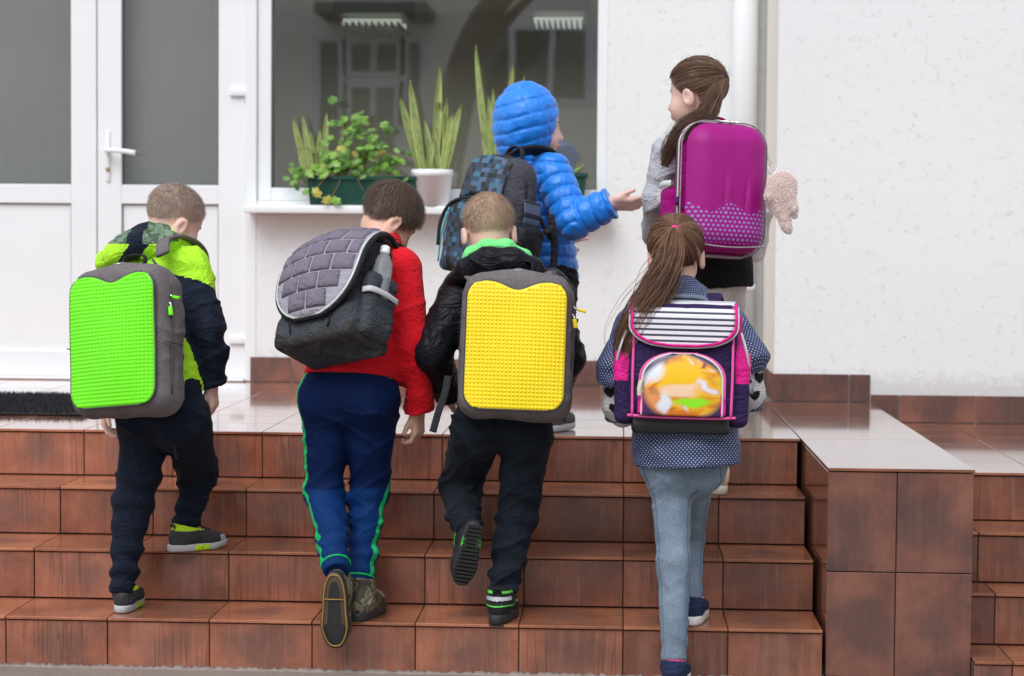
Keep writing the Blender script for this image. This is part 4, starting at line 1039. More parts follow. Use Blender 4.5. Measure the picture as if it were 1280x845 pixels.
ST_A = dict(hi=.080, mats=[SHOEG, LIME, GREYSOLE, RUB], zones=[(lambda x, y, z: z > .066, 1), (lambda x, y, z: (y > .07) & (z < .045), 2), (lambda x, y, z: (y < -.075) & (z > .045) & (z < .07) & (np.abs(x) < .014), 3)],
            sole_mats=[GREYSOLE, LIME, RUB], sole_fn=lambda x, y, z: 2 if z < .001 else (1 if -.01 < y < .03 and z < .02 else 0), extras=[('laces', RUB), ('tab', RUB), ('seam', GREYSOLE)], tread=False)
def person(loc, label): return empty('person', loc, label, 'person', 'schoolchildren at the entrance')

b1 = person(PZ(195, 770, H)*V(1, 0, 1)+V(0, .15, 0), 'boy in a neon green and navy jacket, leftmost on the steps')
J = joints((.42, .9, 0), pelvis=PX(206, 512, .14), chest=PX(203, 392, .20), neck=PX(206, 308, .28), headc=PX(219, 277, .33),
           shL=PX(152, 333, .33), shR=PX(239, 331, .22), elL=PX(140, 425, .40), elR=PX(259, 412, .15), wrL=PX(130, 502, .30), wrR=PX(264, 478, .20),
           hipL=PX(184, 530, .18), hipR=PX(230, 528, .12), knL=PX(165, 628, .17), knR=PX(249, 588, .34), anL=PX(153, 733, .10), anR=PX(232, 664, .31))
J['headM'] = head_rot(52, 26, 4); J['toeL'] = unit(V(.02, 1, 0)); J['toeR'] = unit(V(.72, .62, 0))
body_mesh(b1, J, SKIN2, [(J['wrR'], V(.10, .05, -1), V(1, -.15, .1), 1, dict(curl=(.45, .7, .4), s=.98, thumb=(.85, .35, -.5))), (J['wrL'], V(0, .1, -1), V(-1, -.2, 0), -1, dict(s=.95))], .99)
HB1 = hair_mat('buzzed_brown_hair', (.17, .12, .092), (.42, .31, .245), .6, .95)
short_hair(b1, J['headc'], J['headM'], .99, HB1, .0036, 9000, .009, True, seed=11, lift=.22)
trousers(b1, J, NAVY, (.077, .056, .037, .016), 4, .0062, cuff=dict(mat=NAVY, h=.035, grow=.002), folds=(14, 14, 22))
a, f = sweep(spline([PX(214, 534, .06), PX(217, 552, .05), PX(220, 570, .06), PX(222, 574, .06)], 5), .0035, 6); meshobj('drawstring', a, f, WEB, b1)
shoe(b1, J['anL'], J['toeL'], V(0, 0, 1), ST_A, .195, base=PZ(152, 766, H)+V(0, .085, 0))
bR = PX(244, 690, .30); shoe(b1, J['anR'], J['toeR'], V(0, 0, 1), ST_A, .195, base=V(bR[0], .315, 2*H))
hem = PX(209, 494, .15)
sR, eR = J['shR'], J['elR']; sL, eL = J['shL'], J['elL']
def mi_b1(q):
    k = np.zeros(len(q), int)
    for s_, e_, w_ in ((sR, eR, J['wrR']), (sL, eL, J['wrL'])):
        d1 = np.linalg.norm(q-(s_+np.clip(((q-s_)@(e_-s_))/((e_-s_)@(e_-s_)), 0, 1)[:, None]*(e_-s_)), axis=1); t = ((q-s_)@unit(e_-s_))
        d2 = np.linalg.norm(q-(e_+np.clip(((q-e_)@(w_-e_))/((w_-e_)@(w_-e_)), 0, 1)[:, None]*(w_-e_)), axis=1)
        k[((d1 < .075) & (t > .055+(q[:, 0]-s_[0])*.55)) | (d2 < .068)] = 1
    return k
jk = jacket(b1, J, [NEON, NAVYS], hem, .118, .118, .76, (.056, .051, .044), -.004, .0080, (13, 13, 25), 5, mi=mi_b1)
# knitted cuff roll and the hood lying on the shoulders
ax = unit(J['wrR']-J['elR']); ring = []
e1 = unit(np.cross(ax, [0, 1.0, 0])); e2 = np.cross(ax, e1); a, f = sweep([J['wrR']-ax*.010+(e1*math.cos(t)+e2*math.sin(t))*.042 for t in np.linspace(0, 6.283, 24, endpoint=False)], .008, 8, closed=True); meshobj('cuff', a, f, NAVYS, jk)
hp = [PX(133, 326, .27), PX(150, 313, .22), PX(183, 303, .19), PX(213, 303, .21), PX(236, 312, .27)]
v = Vol(*bounds(hp, .08), .0042); v.chain([PX(131, 325, .29), PX(146, 316, .23), PX(176, 305, .20), PX(207, 304, .21), PX(234, 314, .27)], [.026, .036, .040, .036, .026], .02)
v.chain([PX(152, 304, .27), PX(180, 294, .25), PX(206, 293, .26), PX(224, 300, .30)], [.026, .032, .030, .022], .015)
v.folds(.006, (14, 14, 24), 21)
def mi_h(q):
    px = 640+FPX*((q-CAM)@CR)/((q-CAM)@CF); py = 422.5-FPX*((q-CAM)@CU)/((q-CAM)@CF); t = q[:, 0]-hp[0][0]; zz = q[:, 2]-hp[0][2]
    k = np.zeros(len(q), int); k[(zz > .052+.12*np.maximum(0, t-.16)) & (t < .235)] = 2; k[(zz > .052) & (t > .085) & (t < .135)] = 1
    s2 = t-zz*.8; k[(k == 0) & (s2 > .055) & (s2 < .115) & (t > .05)] = 1; return k
v.obj('hood', [NEON, NAVYS, CAMO_G], b1, mi_h)
st = [PX(203, 318, .10), PX(206, 300, .16), PX(226, 297, .22), PX(246, 308, .28), PX(254, 330, .33), PX(250, 380, .34)]
sv = unit(V(.8, -.5, 0))
stud_pack(PX(141, 518, -.09), 20, 9, -6, 'grey backpack with a lime green studded panel on the leftmost boy', (.16, .80, .0), straps=[(st, .022, .006, GREYF, unit(V(.9, -.35, .2)))], seed=3, warp=.003, d=.135, w=.322)

# ================================================================== the boy with the yellow studded pack
GLOSSB = fabric('black_puffer_nylon', (.012, .012, .016), .38, 300, .12, .3, 0); MINT = fabric('mint_fleece', (.20, .80, .25), .8, 500, .2, .06)
DGREY = fabric('charcoal_sweatpants', (.011, .015, .023), .88, 500, .35, .3, seam=True)
DK = fabric('black_mesh_suede', (.018, .019, .022), .75, 300, .4); GRN = plain('green_trim', (.10, .62, .06), .5)
ST_B = dict(hi=.100, mats=[DK, GRN, GREYSOLE, RUB], zones=[(lambda x, y, z: (z > .088) & (z < .097) & (np.abs(x) > .008), 1), (lambda x, y, z: (z > .068) & (z < .080) & (y < -.05), 2), (lambda x, y, z: (z > .050) & (z < .056), 1)],
            sole_mats=[RUB, GRN], sole_fn=lambda x, y, z: 1 if z < .001 and (-.055 < y < -.02) else 0, sole_t=.028, extras=[('strap', RUB), ('tab', DK), ('seam', GREYSOLE)])
b3 = person(PZ(630, 780, H)*V(1, 0, 1)+V(0, .12, 0), 'boy in a black jacket with mint hood lining, seen squarely from behind')
J = joints((-.05, 1, 0), pelvis=PX(629, 520, .13), chest=PX(632, 410, .17), neck=PX(622, 325, .23), headc=PX(611, 289, .26),
           shL=PX(578, 360, .20), shR=PX(688, 360, .21), elL=PX(540, 440, .13), elR=PX(706, 448, .16), wrL=PX(560, 492, .27), wrR=PX(692, 492, .32),
           hipL=PX(597, 540, .14), hipR=PX(657, 540, .13), knL=PX(575, 608, .30), knR=PX(648, 640, .18), anL=PX(583, 662, .09), anR=PX(629, 732, .10))
J['headM'] = head_rot(-6, 20, -3); J['toeL'] = unit(V(-.22, .12, -1)); J['toeR'] = unit(V(.16, 1, 0))
body_mesh(b3, J, SKIN2, [(J['wrL'], V(.5, .8, -.2), V(-.8, .3, .4), -1, dict(s=.95)), (J['wrR'], V(-.5, .8, -.2), V(.8, .3, .4), 1, dict(s=.95))], .98)
HB3 = hair_mat('light_brown_hair', (.23, .15, .10), (.60, .43, .30), .6, .8)
short_hair(b3, J['headc'], J['headM'], .98, HB3, .0050, 10000, .013, True, seed=12, lift=.22)
trousers(b3, J, DGREY, (.077, .059, .042, .022), 8, .0075, folds=(14, 14, 30))
shoe(b3, J['anR'], J['toeR'], V(0, 0, 1), ST_B, .200, base=PZ(626, 781, H)+V(0, .095, 0))
tl = J['toeL']; ul = unit(V(-.30, .95, .05)); shoe(b3, J['anL'], tl, ul, ST_B, .195, base=PX(584, 690, .06)-ul*.02)
hem = PX(630, 512, .13)
jk = jacket(b3, J, GLOSSB, hem, .135, .130, .74, (.060, .058, .046), -.004, .0085, (13, 13, 24), 9)
def arc(ps, rs, nm, m, par, k=.02, amp=.005, seed=3, fr=(14, 14, 20)):
    v = Vol(*bounds(ps, .08), .0042); v.chain(ps, rs, k); v.folds(amp, fr, seed); return v.obj(nm, m, par)
hd = arc([PX(566, 352, .16), PX(583, 336, .12), PX(612, 326, .09), PX(640, 326, .09), PX(665, 336, .12), PX(684, 352, .17)], [.018, .030, .038, .038, .032, .020], 'hood', GLOSSB, b3, .02, .006, 31)
arc([PX(562, 350, .19), PX(577, 334, .16), PX(590, 318, .16), PX(608, 311, .15), PX(632, 310, .15), PX(656, 320, .17), PX(668, 332, .2)], [.008, .014, .022, .026, .026, .018, .012], 'hood_lining', MINT, hd, .015, .003, 32)
stL = [PX(600, 358, .05), PX(584, 342, .13), PX(578, 345, .22), PX(572, 380, .30)]; stR = [PX(676, 352, .05), PX(684, 342, .13), PX(690, 345, .22), PX(694, 380, .30)]
hang = [PX(560, 470, .02), PX(556, 492, -.01), PX(548, 515, -.02), PX(541, 540, -.02)]
stud_pack(PX(641, 522, -.12), -1, 7, 1.5, 'grey backpack with a bright yellow studded panel', (.94, .70, .01), straps=[(stL, .022, .006), (stR, .022, .006), (hang, .011, .0022, WEB, V(1, 0, 0))], seed=5, warp=.003, w=.312, h=.435)
# ================================================================== the boy in red with the quilted-block satchel
RED = fabric('red_fleece', (.70, .012, .022), .95, 260, .8, .12, .12, 40); ROYAL = None
def track(name, base, stripe):
    N = NT(name); p = N.coord('Object'); f = N.noise(p, 12, 3); N.base(N.mix(f, tuple(c*.75 for c in base), tuple(c*1.2 for c in base)), .7, Specular_IOR_Level=.14); N.bump(N.noise(p, 600, 2), .2, .002); return N.m
ROYAL = track('royal_blue_tricot', (.002, .028, .125), None); NAVT = track('navy_tricot', (.002, .013, .066), None); SGREEN = fabric('green_stripe', (.015, .46, .14), .6, 500, .2, .08)
CAMO_B = camo('camo_canvas', [(.035, .030, .018), (.16, .14, .085), (.085, .075, .04), (.30, .27, .20)], 26); OCHRE = plain('ochre_piping', (.34, .20, .04), .5)
ST_C = dict(hi=.118, mats=[CAMO_B, RUB], zones=[(lambda x, y, z: z < .024, 1)], sole_mats=[plain('worn_brown_rubber', (.085, .056, .036), .55, .3, 40, .3), RUB], sole_fn=lambda x, y, z: 0 if z < .001 else 1, sole_t=.026,
            extras=[('laces', GREYSOLE), ('outline', OCHRE), ('seam', CAMO_B)], tread=False)
b2 = person(PZ(440, 775, H)*V(1, 0, 1)+V(0, .14, 0), 'boy in a red fleece and blue tracksuit trousers with green stripes')
J = joints((.30, .95, 0), pelvis=PX(439, 487, .14), chest=PX(452, 385, .22), neck=PX(478, 312, .30), headc=PX(489, 274, .37),
           shL=PX(428, 328, .36), shR=PX(502, 336, .22), elL=PX(415, 420, .36), elR=PX(514, 428, .14), wrL=PX(400, 480, .30), wrR=PX(522, 512, .19),
           hipL=PX(409, 500, .17), hipR=PX(467, 500, .13), knL=PX(405, 612, .20), knR=PX(461, 612, .23), anL=PX(419, 702, -.02), anR=PX(450, 716, .13))
J['headM'] = head_rot(58, 42, 8); J['toeL'] = unit(V(.0, .10, -1)); J['toeR'] = unit(V(.24, 1, 0))
body_mesh(b2, J, SKIN, [(J['wrR'], V(.02, .08, -1), V(.9, -.45, .1), 1, dict(curl=(.5, .75, .45), s=.98, thumb=(.85, .35, -.5))), (J['wrL'], V(0, .1, -1), V(-1, 0, 0), -1, dict(s=.95))], 1.0)
HB2 = hair_mat('dark_brown_hair', (.045, .030, .021), (.18, .118, .084), .45)
short_hair(b2, J['headc'], J['headM'], 1.0, HB2, .006, 11000, .020, False, seed=13, lift=.09, wild=.45)
knz = (J['knL'][2]+J['knR'][2])/2
sides = {}
def mi_b2(q):
    k = np.where(q[:, 2]-knz+0 > .01, 0, 1).astype(int)
    for sd, sg in (('L', -1), ('R', 1)):
        for a, b in ((J['hip'+sd], J['kn'+sd]), (J['kn'+sd], J['an'+sd])):
            ab = b-a; t = np.clip(((q-a)@ab)/(ab@ab), -.8, 1); hi_ok = ((q-J['pelvis'])[:, 2] < .075); ax = a+t[:, None]*ab; wv = q-ax
            n = np.linalg.norm(wv, axis=1); c = (wv@unit(V(sg*.88, -.47, 0)))/(n+1e-6); ok = (n < .12) & ((q-J['pelvis'])[:, 0]*sg > -.02)
            arcd = np.arccos(np.clip(c, -1, 1))*n
            k[ok & hi_ok & (arcd < .0130)] = 2
    return k
trousers(b2, J, [NAVT, ROYAL, SGREEN], (.077, .057, .040, .030), 14, .0050, cuff=dict(mat=ROYAL, h=.045, grow=.001, stripe=SGREEN), folds=(13, 13, 24), mi=mi_b2, hipw=.106, vx=.004)
shoe(b2, J['anR'], J['toeR'], V(0, 0, 1), ST_C, .205, base=PZ(449, 778, H)+V(.012, .10, 0))
tl = J['toeL']; ul = unit(V(.03, 1, .1)); shoe(b2, J['anL'], tl, ul, ST_C, .222, base=PX(418, 762, -.10))
jacket(b2, J, RED, PX(441, 475, .16), .138, .150, .84, (.060, .056, .048), -.004, .0066, (11, 11, 20), 15, name='fleece', neck=.052)
v = Vol(*bounds([J['neck']], .12), .0045); v.cap(J['neck']-V(0, 0, .01), J['neck']+V(.006, .008, .012), .058, .052, 0); v.folds(.003, (20, 20, 30), 5); v.obj('collar', RED, b2)

NYL = fabric('slate_nylon', (.048, .052, .062), .5, 350, .3, .3, 0); NYLD = fabric('black_nylon', (.018, .019, .023), .45, 350, .3, .3, 0)
LIL = fabric('lilac_grey_cloth', (.34, .32, .38), .75, 300, .3, .12); BLK = fabric('mauve_block_cloth', (.185, .160, .205), .75, 300, .3, .22); BLKE = plain('block_edge', (.03, .03, .05), .7)
PIP = plain('pale_piping', (.62, .64, .62), .4); PINK = plain('pink_rubber', (.75, .05, .25), .5)
K = Pack('backpack', PX(391, 428, -.10), .280, .358, .160, 37, 24, -12, 'dark backpack with mauve quilted blocks on its rounded flap'); P = K.P; w, h, d = K.w, K.h, K.d
v = K.vol(.05); v.rbox(K.W(0, d*.5, h*.47), (w*.5, d*.5, h*.47), K.M, .055, 0); v.rbox(K.W(0, d*.40, h*.80), (w*.42, d*.34, h*.20), K.M, .055, .05); v.rbox(K.W(0, d*.55, .05), (w*.5+.004, d*.5+.012, .055), K.M, .035, .03)
v.folds(.007, (12, 12, 14), 3); v.folds(.003, (30, 30, 30), 4)
v.obj('body', [NYL, NYLD], P, lambda q: (K.loc(q)[:, 2] > h*.55).astype(int))
v = Vol(*bounds([K.W(x, y, .02) for x in (-w/2, w/2) for y in (0, d)], .06), .005); v.rbox(K.W(0, d*.53, .022), (w*.5+.006, d*.5+.014, .026), K.M, .02, 0); v.folds(.003, (15, 15, 15), 6); v.obj('base', fabric('brown_black_base', (.040, .036, .036), .55, 300, .3), P)
pr = np.array([(.035, h+.004), (.085, h+.016), (.140, h-.004), (.185, h-.055), (.208, h-.125), (.214, h-.20), (.208, h-.262), (.200, h-.290)]); prs = spline(np.c_[pr, 0*pr[:, 0]], 6)[:, :2]
Ls = np.r_[0, np.cumsum(np.linalg.norm(np.diff(prs, axis=0), axis=1))]; Ls /= Ls[-1]
def fw(t): return .128+.022*math.sin(math.pi*min(1, t*1.1))-.0*t if t < .55 else (.150)*math.sqrt(max(0, 1-((t-.55)/.47)**2.6))
def flap(u, t, off=0.0):
    x = (2*u-1)*fw(t); y = np.interp(t, Ls, prs[:, 0]); z = np.interp(t, Ls, prs[:, 1]); e = (x/.15)**2
    return V(x, y-.030*e+off*(.5+.5*min(1, t*1.5)), z-.020*e*(1-t)+off*max(0, 1-t*1.5))
fl = K.patch('flap', flap, LIL, None, 20, 30, .006)
ring = [flap(0, t) for t in np.linspace(0, 1, 30)]+[flap(1, t) for t in np.linspace(1, 0, 30)]
K.tube('piping', np.array(ring)+V(0, .004, 0), .0040, PIP, fl, 6, sp=0); K.tube('trim', np.array(ring)*V(1.03, 1, 1)+V(0, -.004, -.003), .0085, NYLD, fl, 6, sp=0)
rows = 7
for j in range(rows):
    ta, tb = .03+j*.94/rows, .03+(j+1)*.94/rows-.012
    sh_ = .5*(j % 2)
    for i in range(-1, 5):
        xa, xb = (-.146+.0735*(i+sh_)+.003), (-.146+.0735*(i+1+sh_)-.004)
        tm = (ta+tb)/2; lim = min(fw(ta), fw(tb))-.006
        xa, xb = max(xa, -lim), min(xb, lim)
        if xb-xa < .018: continue
        def pad(u, t, xa=xa, xb=xb, ta=ta, tb=tb):
            T = ta+(tb-ta)*t; x = xa+(xb-xa)*u; uu = (x/fw(T)+1)/2; e = min(u, 1-u, t, 1-t); return flap(uu, T, .006+.006*min(1, e/.22)**.5)
        K.patch('padded_block', pad, BLK, fl, 7, 7, .0015)
# side pocket with reflective tape, on the right
v = Vol(*bounds([K.W(w/2+a, y, z) for a in (-.02, .05) for y in (0, d) for z in (.02, .22)], .03), .0045); v.rbox(K.W(w/2+.006, d*.48, .112), (.028, d*.40, .098), K.M, .028, 0); v.rbox(K.W(w/2+.010, d*.48, .20), (.024, d*.34, .012), K.M, .010, .01); v.folds(.005, (18, 18, 26), 9)
pk = v.obj('side_pocket', NYL, P)
K.tube('reflective_tape', [(w/2+.010, d*.93, .145), (w/2+.036, d*.86, .147), (w/2+.0435, d*.5, .150), (w/2+.036, d*.12, .152)], .0095, plain('reflective_tape', (.55, .55, .56), .35), pk, 6, flat=.0015, side=K.u)
K.tube('reflective_tape', [(w*.18, d+.014, .070), (w*.34, d+.010, .086), (w*.47, d*.98, .100)], .006, plain('reflective_tape', (.55, .55, .56), .35), P, 6, flat=.002, side=K.u)
K.tube('seam', [(-w*.40, d+.012, .10), (-w*.30, d+.020, .06), (-w*.26, d+.022, .03)], .003, NYLD, P, 5); K.tube('seam', [(w*.40, d+.012, .10), (w*.28, d+.020, .07), (w*.24, d+.022, .03)], .003, NYLD, P, 5)
K.tube('buckle', [(-w*.5-.004, d*.9, .115), (-w*.5-.006, d*.92, .070)], .010, NYLD, P, 6, flat=.005, sp=2); K.tube('pink_tag', [(-w*.5-.012, d*.72, .150), (-w*.5-.020, d*.74, .118), (-w*.5-.018, d*.76, .090)], .011, PINK, P, 8, flat=.005)
K.tube('shoulder_strap', [PX(470, 318, .12), PX(480, 305, .18), PX(497, 307, .24), PX(508, 325, .30), PX(508, 370, .32)], .020, NYLD, P, 8, flat=.006, side=unit(V(.8, -.5, 0)), world=True)
# water bottle in that pocket
N = NT('clear_plastic'); N.base((.86, .88, .92), .12, Transmission_Weight=.75, IOR=1.2); M_PET = N.m
bp = K.W(w/2+.012, d*.50, .12); bo = empty('water_bottle', bp, 'small clear water bottle with white cap in a dark side pocket', 'bottle')
prof = [(.0, .001), (.02, .028), (.09, .030), (.10, .0285), (.11, .030), (.125, .0285), (.135, .029), (.155, .020), (.165, .0125), (.172, .0125)]
def lathe(prof, O, u, n=20):
    u = unit(u); e1 = unit(np.cross(u, [0, 1.0, .2])); e2 = np.cross(u, e1); vs = [O+u*z+(e1*math.cos(t)+e2*math.sin(t))*r_ for z, r_ in prof for t in np.linspace(0, 2*math.pi, n, endpoint=False)]; m = len(prof)
    return vs, [(i*n+j, i*n+(j+1) % n, (i+1)*n+(j+1) % n, (i+1)*n+j) for i in range(m-1) for j in range(n)]+[tuple(range(n-1, -1, -1)), tuple((m-1)*n+j for j in range(n))]
a, f = lathe(prof, bp, K.u); meshobj('bottle_body', a, f, M_PET, bo); a, f = lathe([(.166, .014), (.170, .0145), (.188, .0145), (.190, .012)], bp, K.u); meshobj('cap', a, f, M_PVC, bo)
# ================================================================== the boy in the blue hooded down jacket, on the porch
def puffer(name, col): 
    N = NT(name); p = N.coord('Object'); f = N.noise(p, 30, 3); N.base(N.mix(f, tuple(c*.85 for c in col), tuple(min(1, c*1.12) for c in col)), .42, Sheen_Weight=.1, Coat_Weight=.1, Coat_Roughness=.35); N.bump(N.noise(N.mapping(p, scale=(1, 1, .55)), 75, 3, .6, 1.5), .32, .005); return N.m
BLUE = puffer('blue_down_nylon', (.006, .215, .80)); BLKT = fabric('black_trousers', (.014, .014, .016), .85)
SNK = fabric('grey_canvas_shoe', (.11, .115, .12), .8, 300, .4)
ST_D = dict(hi=.080, mats=[SNK, RUB], zones=[(lambda x, y, z: z > .07, 1)], sole_mats=[GREYSOLE], extras=[('laces', RUB)], tread=False)
b4 = person(PZ(690, 530, PORCH), 'boy in a blue hooded down jacket holding out his right hand')
YB = 1.18
J = joints((.80, .60, 0), pelvis=PX(683, 352, YB+.02), chest=PX(672, 262, YB), neck=PX(659, 200, YB), headc=PX(669, 157, YB-.02),
           shL=PX(640, 214, YB+.10), shR=PX(690, 216, YB-.12), elL=PX(690, 285, YB+.22), elR=PX(716, 276, YB-.20), wrL=PX(694, 304, YB+.14), wrR=PX(764, 254, YB-.22),
           hipL=PX(672, 372, YB+.07), hipR=PX(694, 372, YB-.06), knL=PX(668, 455, YB+.04), knR=PX(694, 458, YB-.08), anL=PX(660, 512, YB+.05), anR=PX(692, 520, YB-.13))
J['headM'] = head_rot(80, 4, 2); J['toeL'] = unit(V(.5, .8, 0)); J['toeR'] = unit(V(.35, .9, 0))
body_mesh(b4, J, SKIN2, [(J['wrR'], V(1, .05, -.02), V(.1, -.75, -.75), -1, dict(curl=(.30, .40, .25), s=1.0, thumb=(.85, .40, -.35))), (J['wrL'], V(.8, -.2, .35), V(.2, -.9, .3), 1, dict(s=.95))], .99)
QZ = .045
qm = lambda t, L: .0075*(np.abs(np.sin(np.pi*t/QZ))**.6-.6)
def hood_b4(v):
    c, M = J['headc'], J['headM']; v.ell(c+M@V(0, -.034, .022), V(.114, .114, .126), M, .02); v.cap(c+M@V(0, -.04, -.06), J['neck']-V(0, 0, .02), .085, .085, .05)
trousers(b4, J, BLKT, (.076, .060, .046, .02), 31, .004)
for q, bs in (('L', PX(662, 524, YB+.05)), ('R', PX(690, 530, YB-.13))):
    shoe(b4, J['an'+q], J['toe'+q], V(0, 0, 1), ST_D, .205, base=V(J['an'+q][0]+J['toe'+q][0]*.04, J['an'+q][1]+J['toe'+q][1]*.04, PORCH))
def quilt(v): pass
hem = PX(684, 352, YB+.02)
vj = None
def extra_b4(v):
    hood_b4(v); c, M = J['headc'], J['headM']
    # opening for the face
    v.ell(c+M@V(0, .118, -.020), V(.068, .078, .098), M, .012, 'sub')
    # quilting: horizontal channels on the body and hood, rings along the sleeves
    segs = [(J['shR'], J['elR']), (J['elR'], J['wrR']), (J['shL'], J['elL']), (J['elL'], J['wrL'])]
    def q(p):
        z = (p[:, 2]-hem[2])+.25*(p[:, 0]-hem[0])*.3; best = np.full(len(p), .072); s_ = z.copy()
        hd = (p-c)@M; inh = (hd[:, 2] > -.075); s_ = np.where(inh, hd[:, 2]*.95-hd[:, 1]*.32, s_)
        for i, (a, b) in enumerate(segs):
            ab = b-a; L = np.linalg.norm(ab); t = np.clip((p-a)@(ab/L), 0, L); dd = np.linalg.norm(p-a-t[:, None]*(ab/L), axis=1); m = (dd < best) & ((p-a)@(ab/L) > .02); s_ = np.where(m, (p-a)@(ab/L)+(.0 if i % 2 == 0 else .01), s_); best = np.where(m, dd, best)
        w_ = .0035*vnoise(p*V(26, 26, 26), 8)
        ph = ((s_+w_)/QZ) % 1.0; ds = np.minimum(ph, 1-ph)*QZ; am = np.where(inh & (best >= .0719), .6, 1.0); return am*(.0036*np.sin(np.pi*ph)**.8-.0042*np.exp(-(ds/.0045)**2)-.001)+.0016*vnoise(p*V(38, 38, 38), 3)+.0030*(1-np.abs(vnoise(p*V(60, 60, 34), 6)))**3-.001
    v.disp(q)
jk = jacket(b4, J, BLUE, hem, .128, .122, .84, (.066, .062, .052), -.002, 0, seed=3, name='down_jacket', extra=extra_b4, shoulder=.058, vx=.0040, room=[J['headc']+V(0, 0, .05)])
# backpack with a blue pixel check
def pixel_mat(name, mask=None):
    N = NT(name); l = N.attr('loc'); s = N.vmath('SCALE', l, scale=62.0); fl_ = N.n('ShaderNodeVectorMath', operation='FLOOR'); N.set(fl_.inputs[0], N.vmath('MULTIPLY', s, (1, 0.0, 1)))
    wn = N.n('ShaderNodeTexWhiteNoise', noise_dimensions='3D'); N.set(wn.inputs['Vector'], fl_.outputs[0])
    c = N.ramp(wn.outputs['Value'], [(0, (.014, .016, .020)), (.26, (.035, .045, .060)), (.48, (.022, .070, .130)), (.66, (.055, .150, .235)), (.80, (.090, .115, .20)), (.90, (.03, .033, .04))]); N.t.nodes[-1].color_ramp.interpolation = 'CONSTANT'
    for n in N.t.nodes:
        if n.type == 'VALTORGB': n.color_ramp.interpolation = 'CONSTANT'
    N.base(c, .75); N.bump(N.noise(N.coord('Object'), 500, 2), .3, .002); return N.m
PIXM = pixel_mat('blue_pixel_check'); CHAR = fabric('charcoal_ripstop', (.062, .060, .078), .7, 400, .3, .2)
K = Pack('backpack', PX(584, 342, YB-.34), .290, .430, .170, 36, 8, 5, 'charcoal backpack with a blue pixel check on the boy in blue'); P = K.P; w, h, d = K.w, K.h, K.d
v = K.vol(.05); v.rbox(K.W(0, d*.45, h*.5), (w*.5, d*.45, h*.5), K.M, .085, 0)
l0 = (v.grid()-K.O.astype(np.float32))@K.M.astype(np.float32); v.F += (np.clip((l0[..., 2]-h*.55)/(h*.45), 0, 1)**2*.03).astype(np.float32); v.folds(.004, (12, 12, 12), 2); v.obj('body', CHAR, P)
v = Vol(*bounds([K.W(x, y, z) for x in (-w/2, w/2) for y in (d*.6, d+.05) for z in (0, h*.66)], .03), .0045); v.rbox(K.W(-.005, d*.86, h*.30), (w*.42, .052, h*.29), K.M, .05, 0); v.folds(.003, (12, 12, 12), 5); fp = v.obj('front_pocket', [PIXM, CHAR], P, lambda q: (K.loc(q)[:, 0] > w*.20).astype(int), {'loc': K.loc})
K.patch('check_panel', lambda u, t: (-.085+.165*u, d*.90-.03*((t*1.0)**2)+.010*math.sin(math.pi*u), h*.62+t*h*.30-.02*(2*u-1)**2), PIXM, P, 16, 14, .012)
K.patch('check_panel', lambda u, t: (w*.5-.004+.012*math.sin(math.pi*t), d*.18+u*d*.5, h*.34+t*h*.28), PIXM, P, 12, 14, .004)
for rad, zc, xs_ in ((.118, .0, .0), ): K.tube('zip', [(-.125, d+.026, .08), (-.122, d+.034, h*.38), (-.09, d+.028, h*.53), (0, d+.022, h*.585), (.09, d+.026, h*.53), (.118, d+.030, h*.38), (.12, d+.026, .1)], .006, WEB, P, 6)
K.tube('piping', [(w*.47, d*.62, .05), (w*.475, d*.62, h*.4), (w*.445, d*.60, h*.70), (w*.33, d*.55, h*.86), (w*.15, d*.5, h*.925), (0, d*.5, h*.935), (-w*.15, d*.5, h*.925), (-w*.33, d*.55, h*.86), (-w*.445, d*.6, h*.70), (-w*.475, d*.62, h*.4)], .010, WEB, P, 8)
v = Vol(*bounds([K.W(w/2+a, y, z) for a in (-.03, .05) for y in (0, d) for z in (0, .2)], .02), .0045); v.rbox(K.W(w/2+.005, d*.42, .095), (.028, d*.36, .09), K.M, .026, 0); v.folds(.004, (20, 20, 20), 4); v.obj('side_pocket', NYLD, P)
v = Vol(*bounds([K.W(-w/2+a, y, z) for a in (-.05, .03) for y in (0, d) for z in (0, .2)], .02), .0045); v.rbox(K.W(-w/2-.005, d*.42, .095), (.026, d*.36, .09), K.M, .026, 0); v.folds(.004, (20, 20, 20), 4); v.obj('side_pocket', PIXM, P, None, {'loc': K.loc})
K.tube('cord', [(-w/2-.02, d*.75, .21), (-w/2-.026, d*.80, .12), (-w/2-.02, d*.80, .03)], .0032, plain('cyan_cord', (.02, .42, .55), .5), P, 6)
K.tube('top_handle', [(-.028, d*.2, h-.05), (-.032, d*.16, h+.0), (0, d*.14, h+.020), (.032, d*.16, h+.0), (.028, d*.2, h-.05)], .010, WEB, P, 6, flat=.004, side=K.o)
sdv = unit(V(.55, -.8, .2))
K.tube('shoulder_strap', [PX(632, 198, YB-.20), PX(650, 190, YB-.17), PX(672, 188, YB-.13), PX(690, 196, YB-.05), PX(704, 225, YB)], .026, NYLD, P, 8, flat=.007, side=unit(V(.45, -.75, .6)), world=True)
K.tube('webbing', [PX(648, 226, YB-.24), PX(668, 262, YB-.26), PX(684, 290, YB-.27), PX(688, 300, YB-.25)], .011, WEB, P, 6, flat=.003, side=sdv, world=True)
K.tube('webbing', [PX(688, 268, YB-.255), PX(693, 300, YB-.255), PX(692, 330, YB-.24), PX(690, 350, YB-.235)], .013, WEB, P, 6, flat=.002, side=V(1, 0, 0), world=True)
K.tube('buckle', [PX(680, 292, YB-.29), PX(692, 284, YB-.285)], .010, WEB, P, 8, flat=.006, side=V(0, 0, 1), world=True, sp=3)

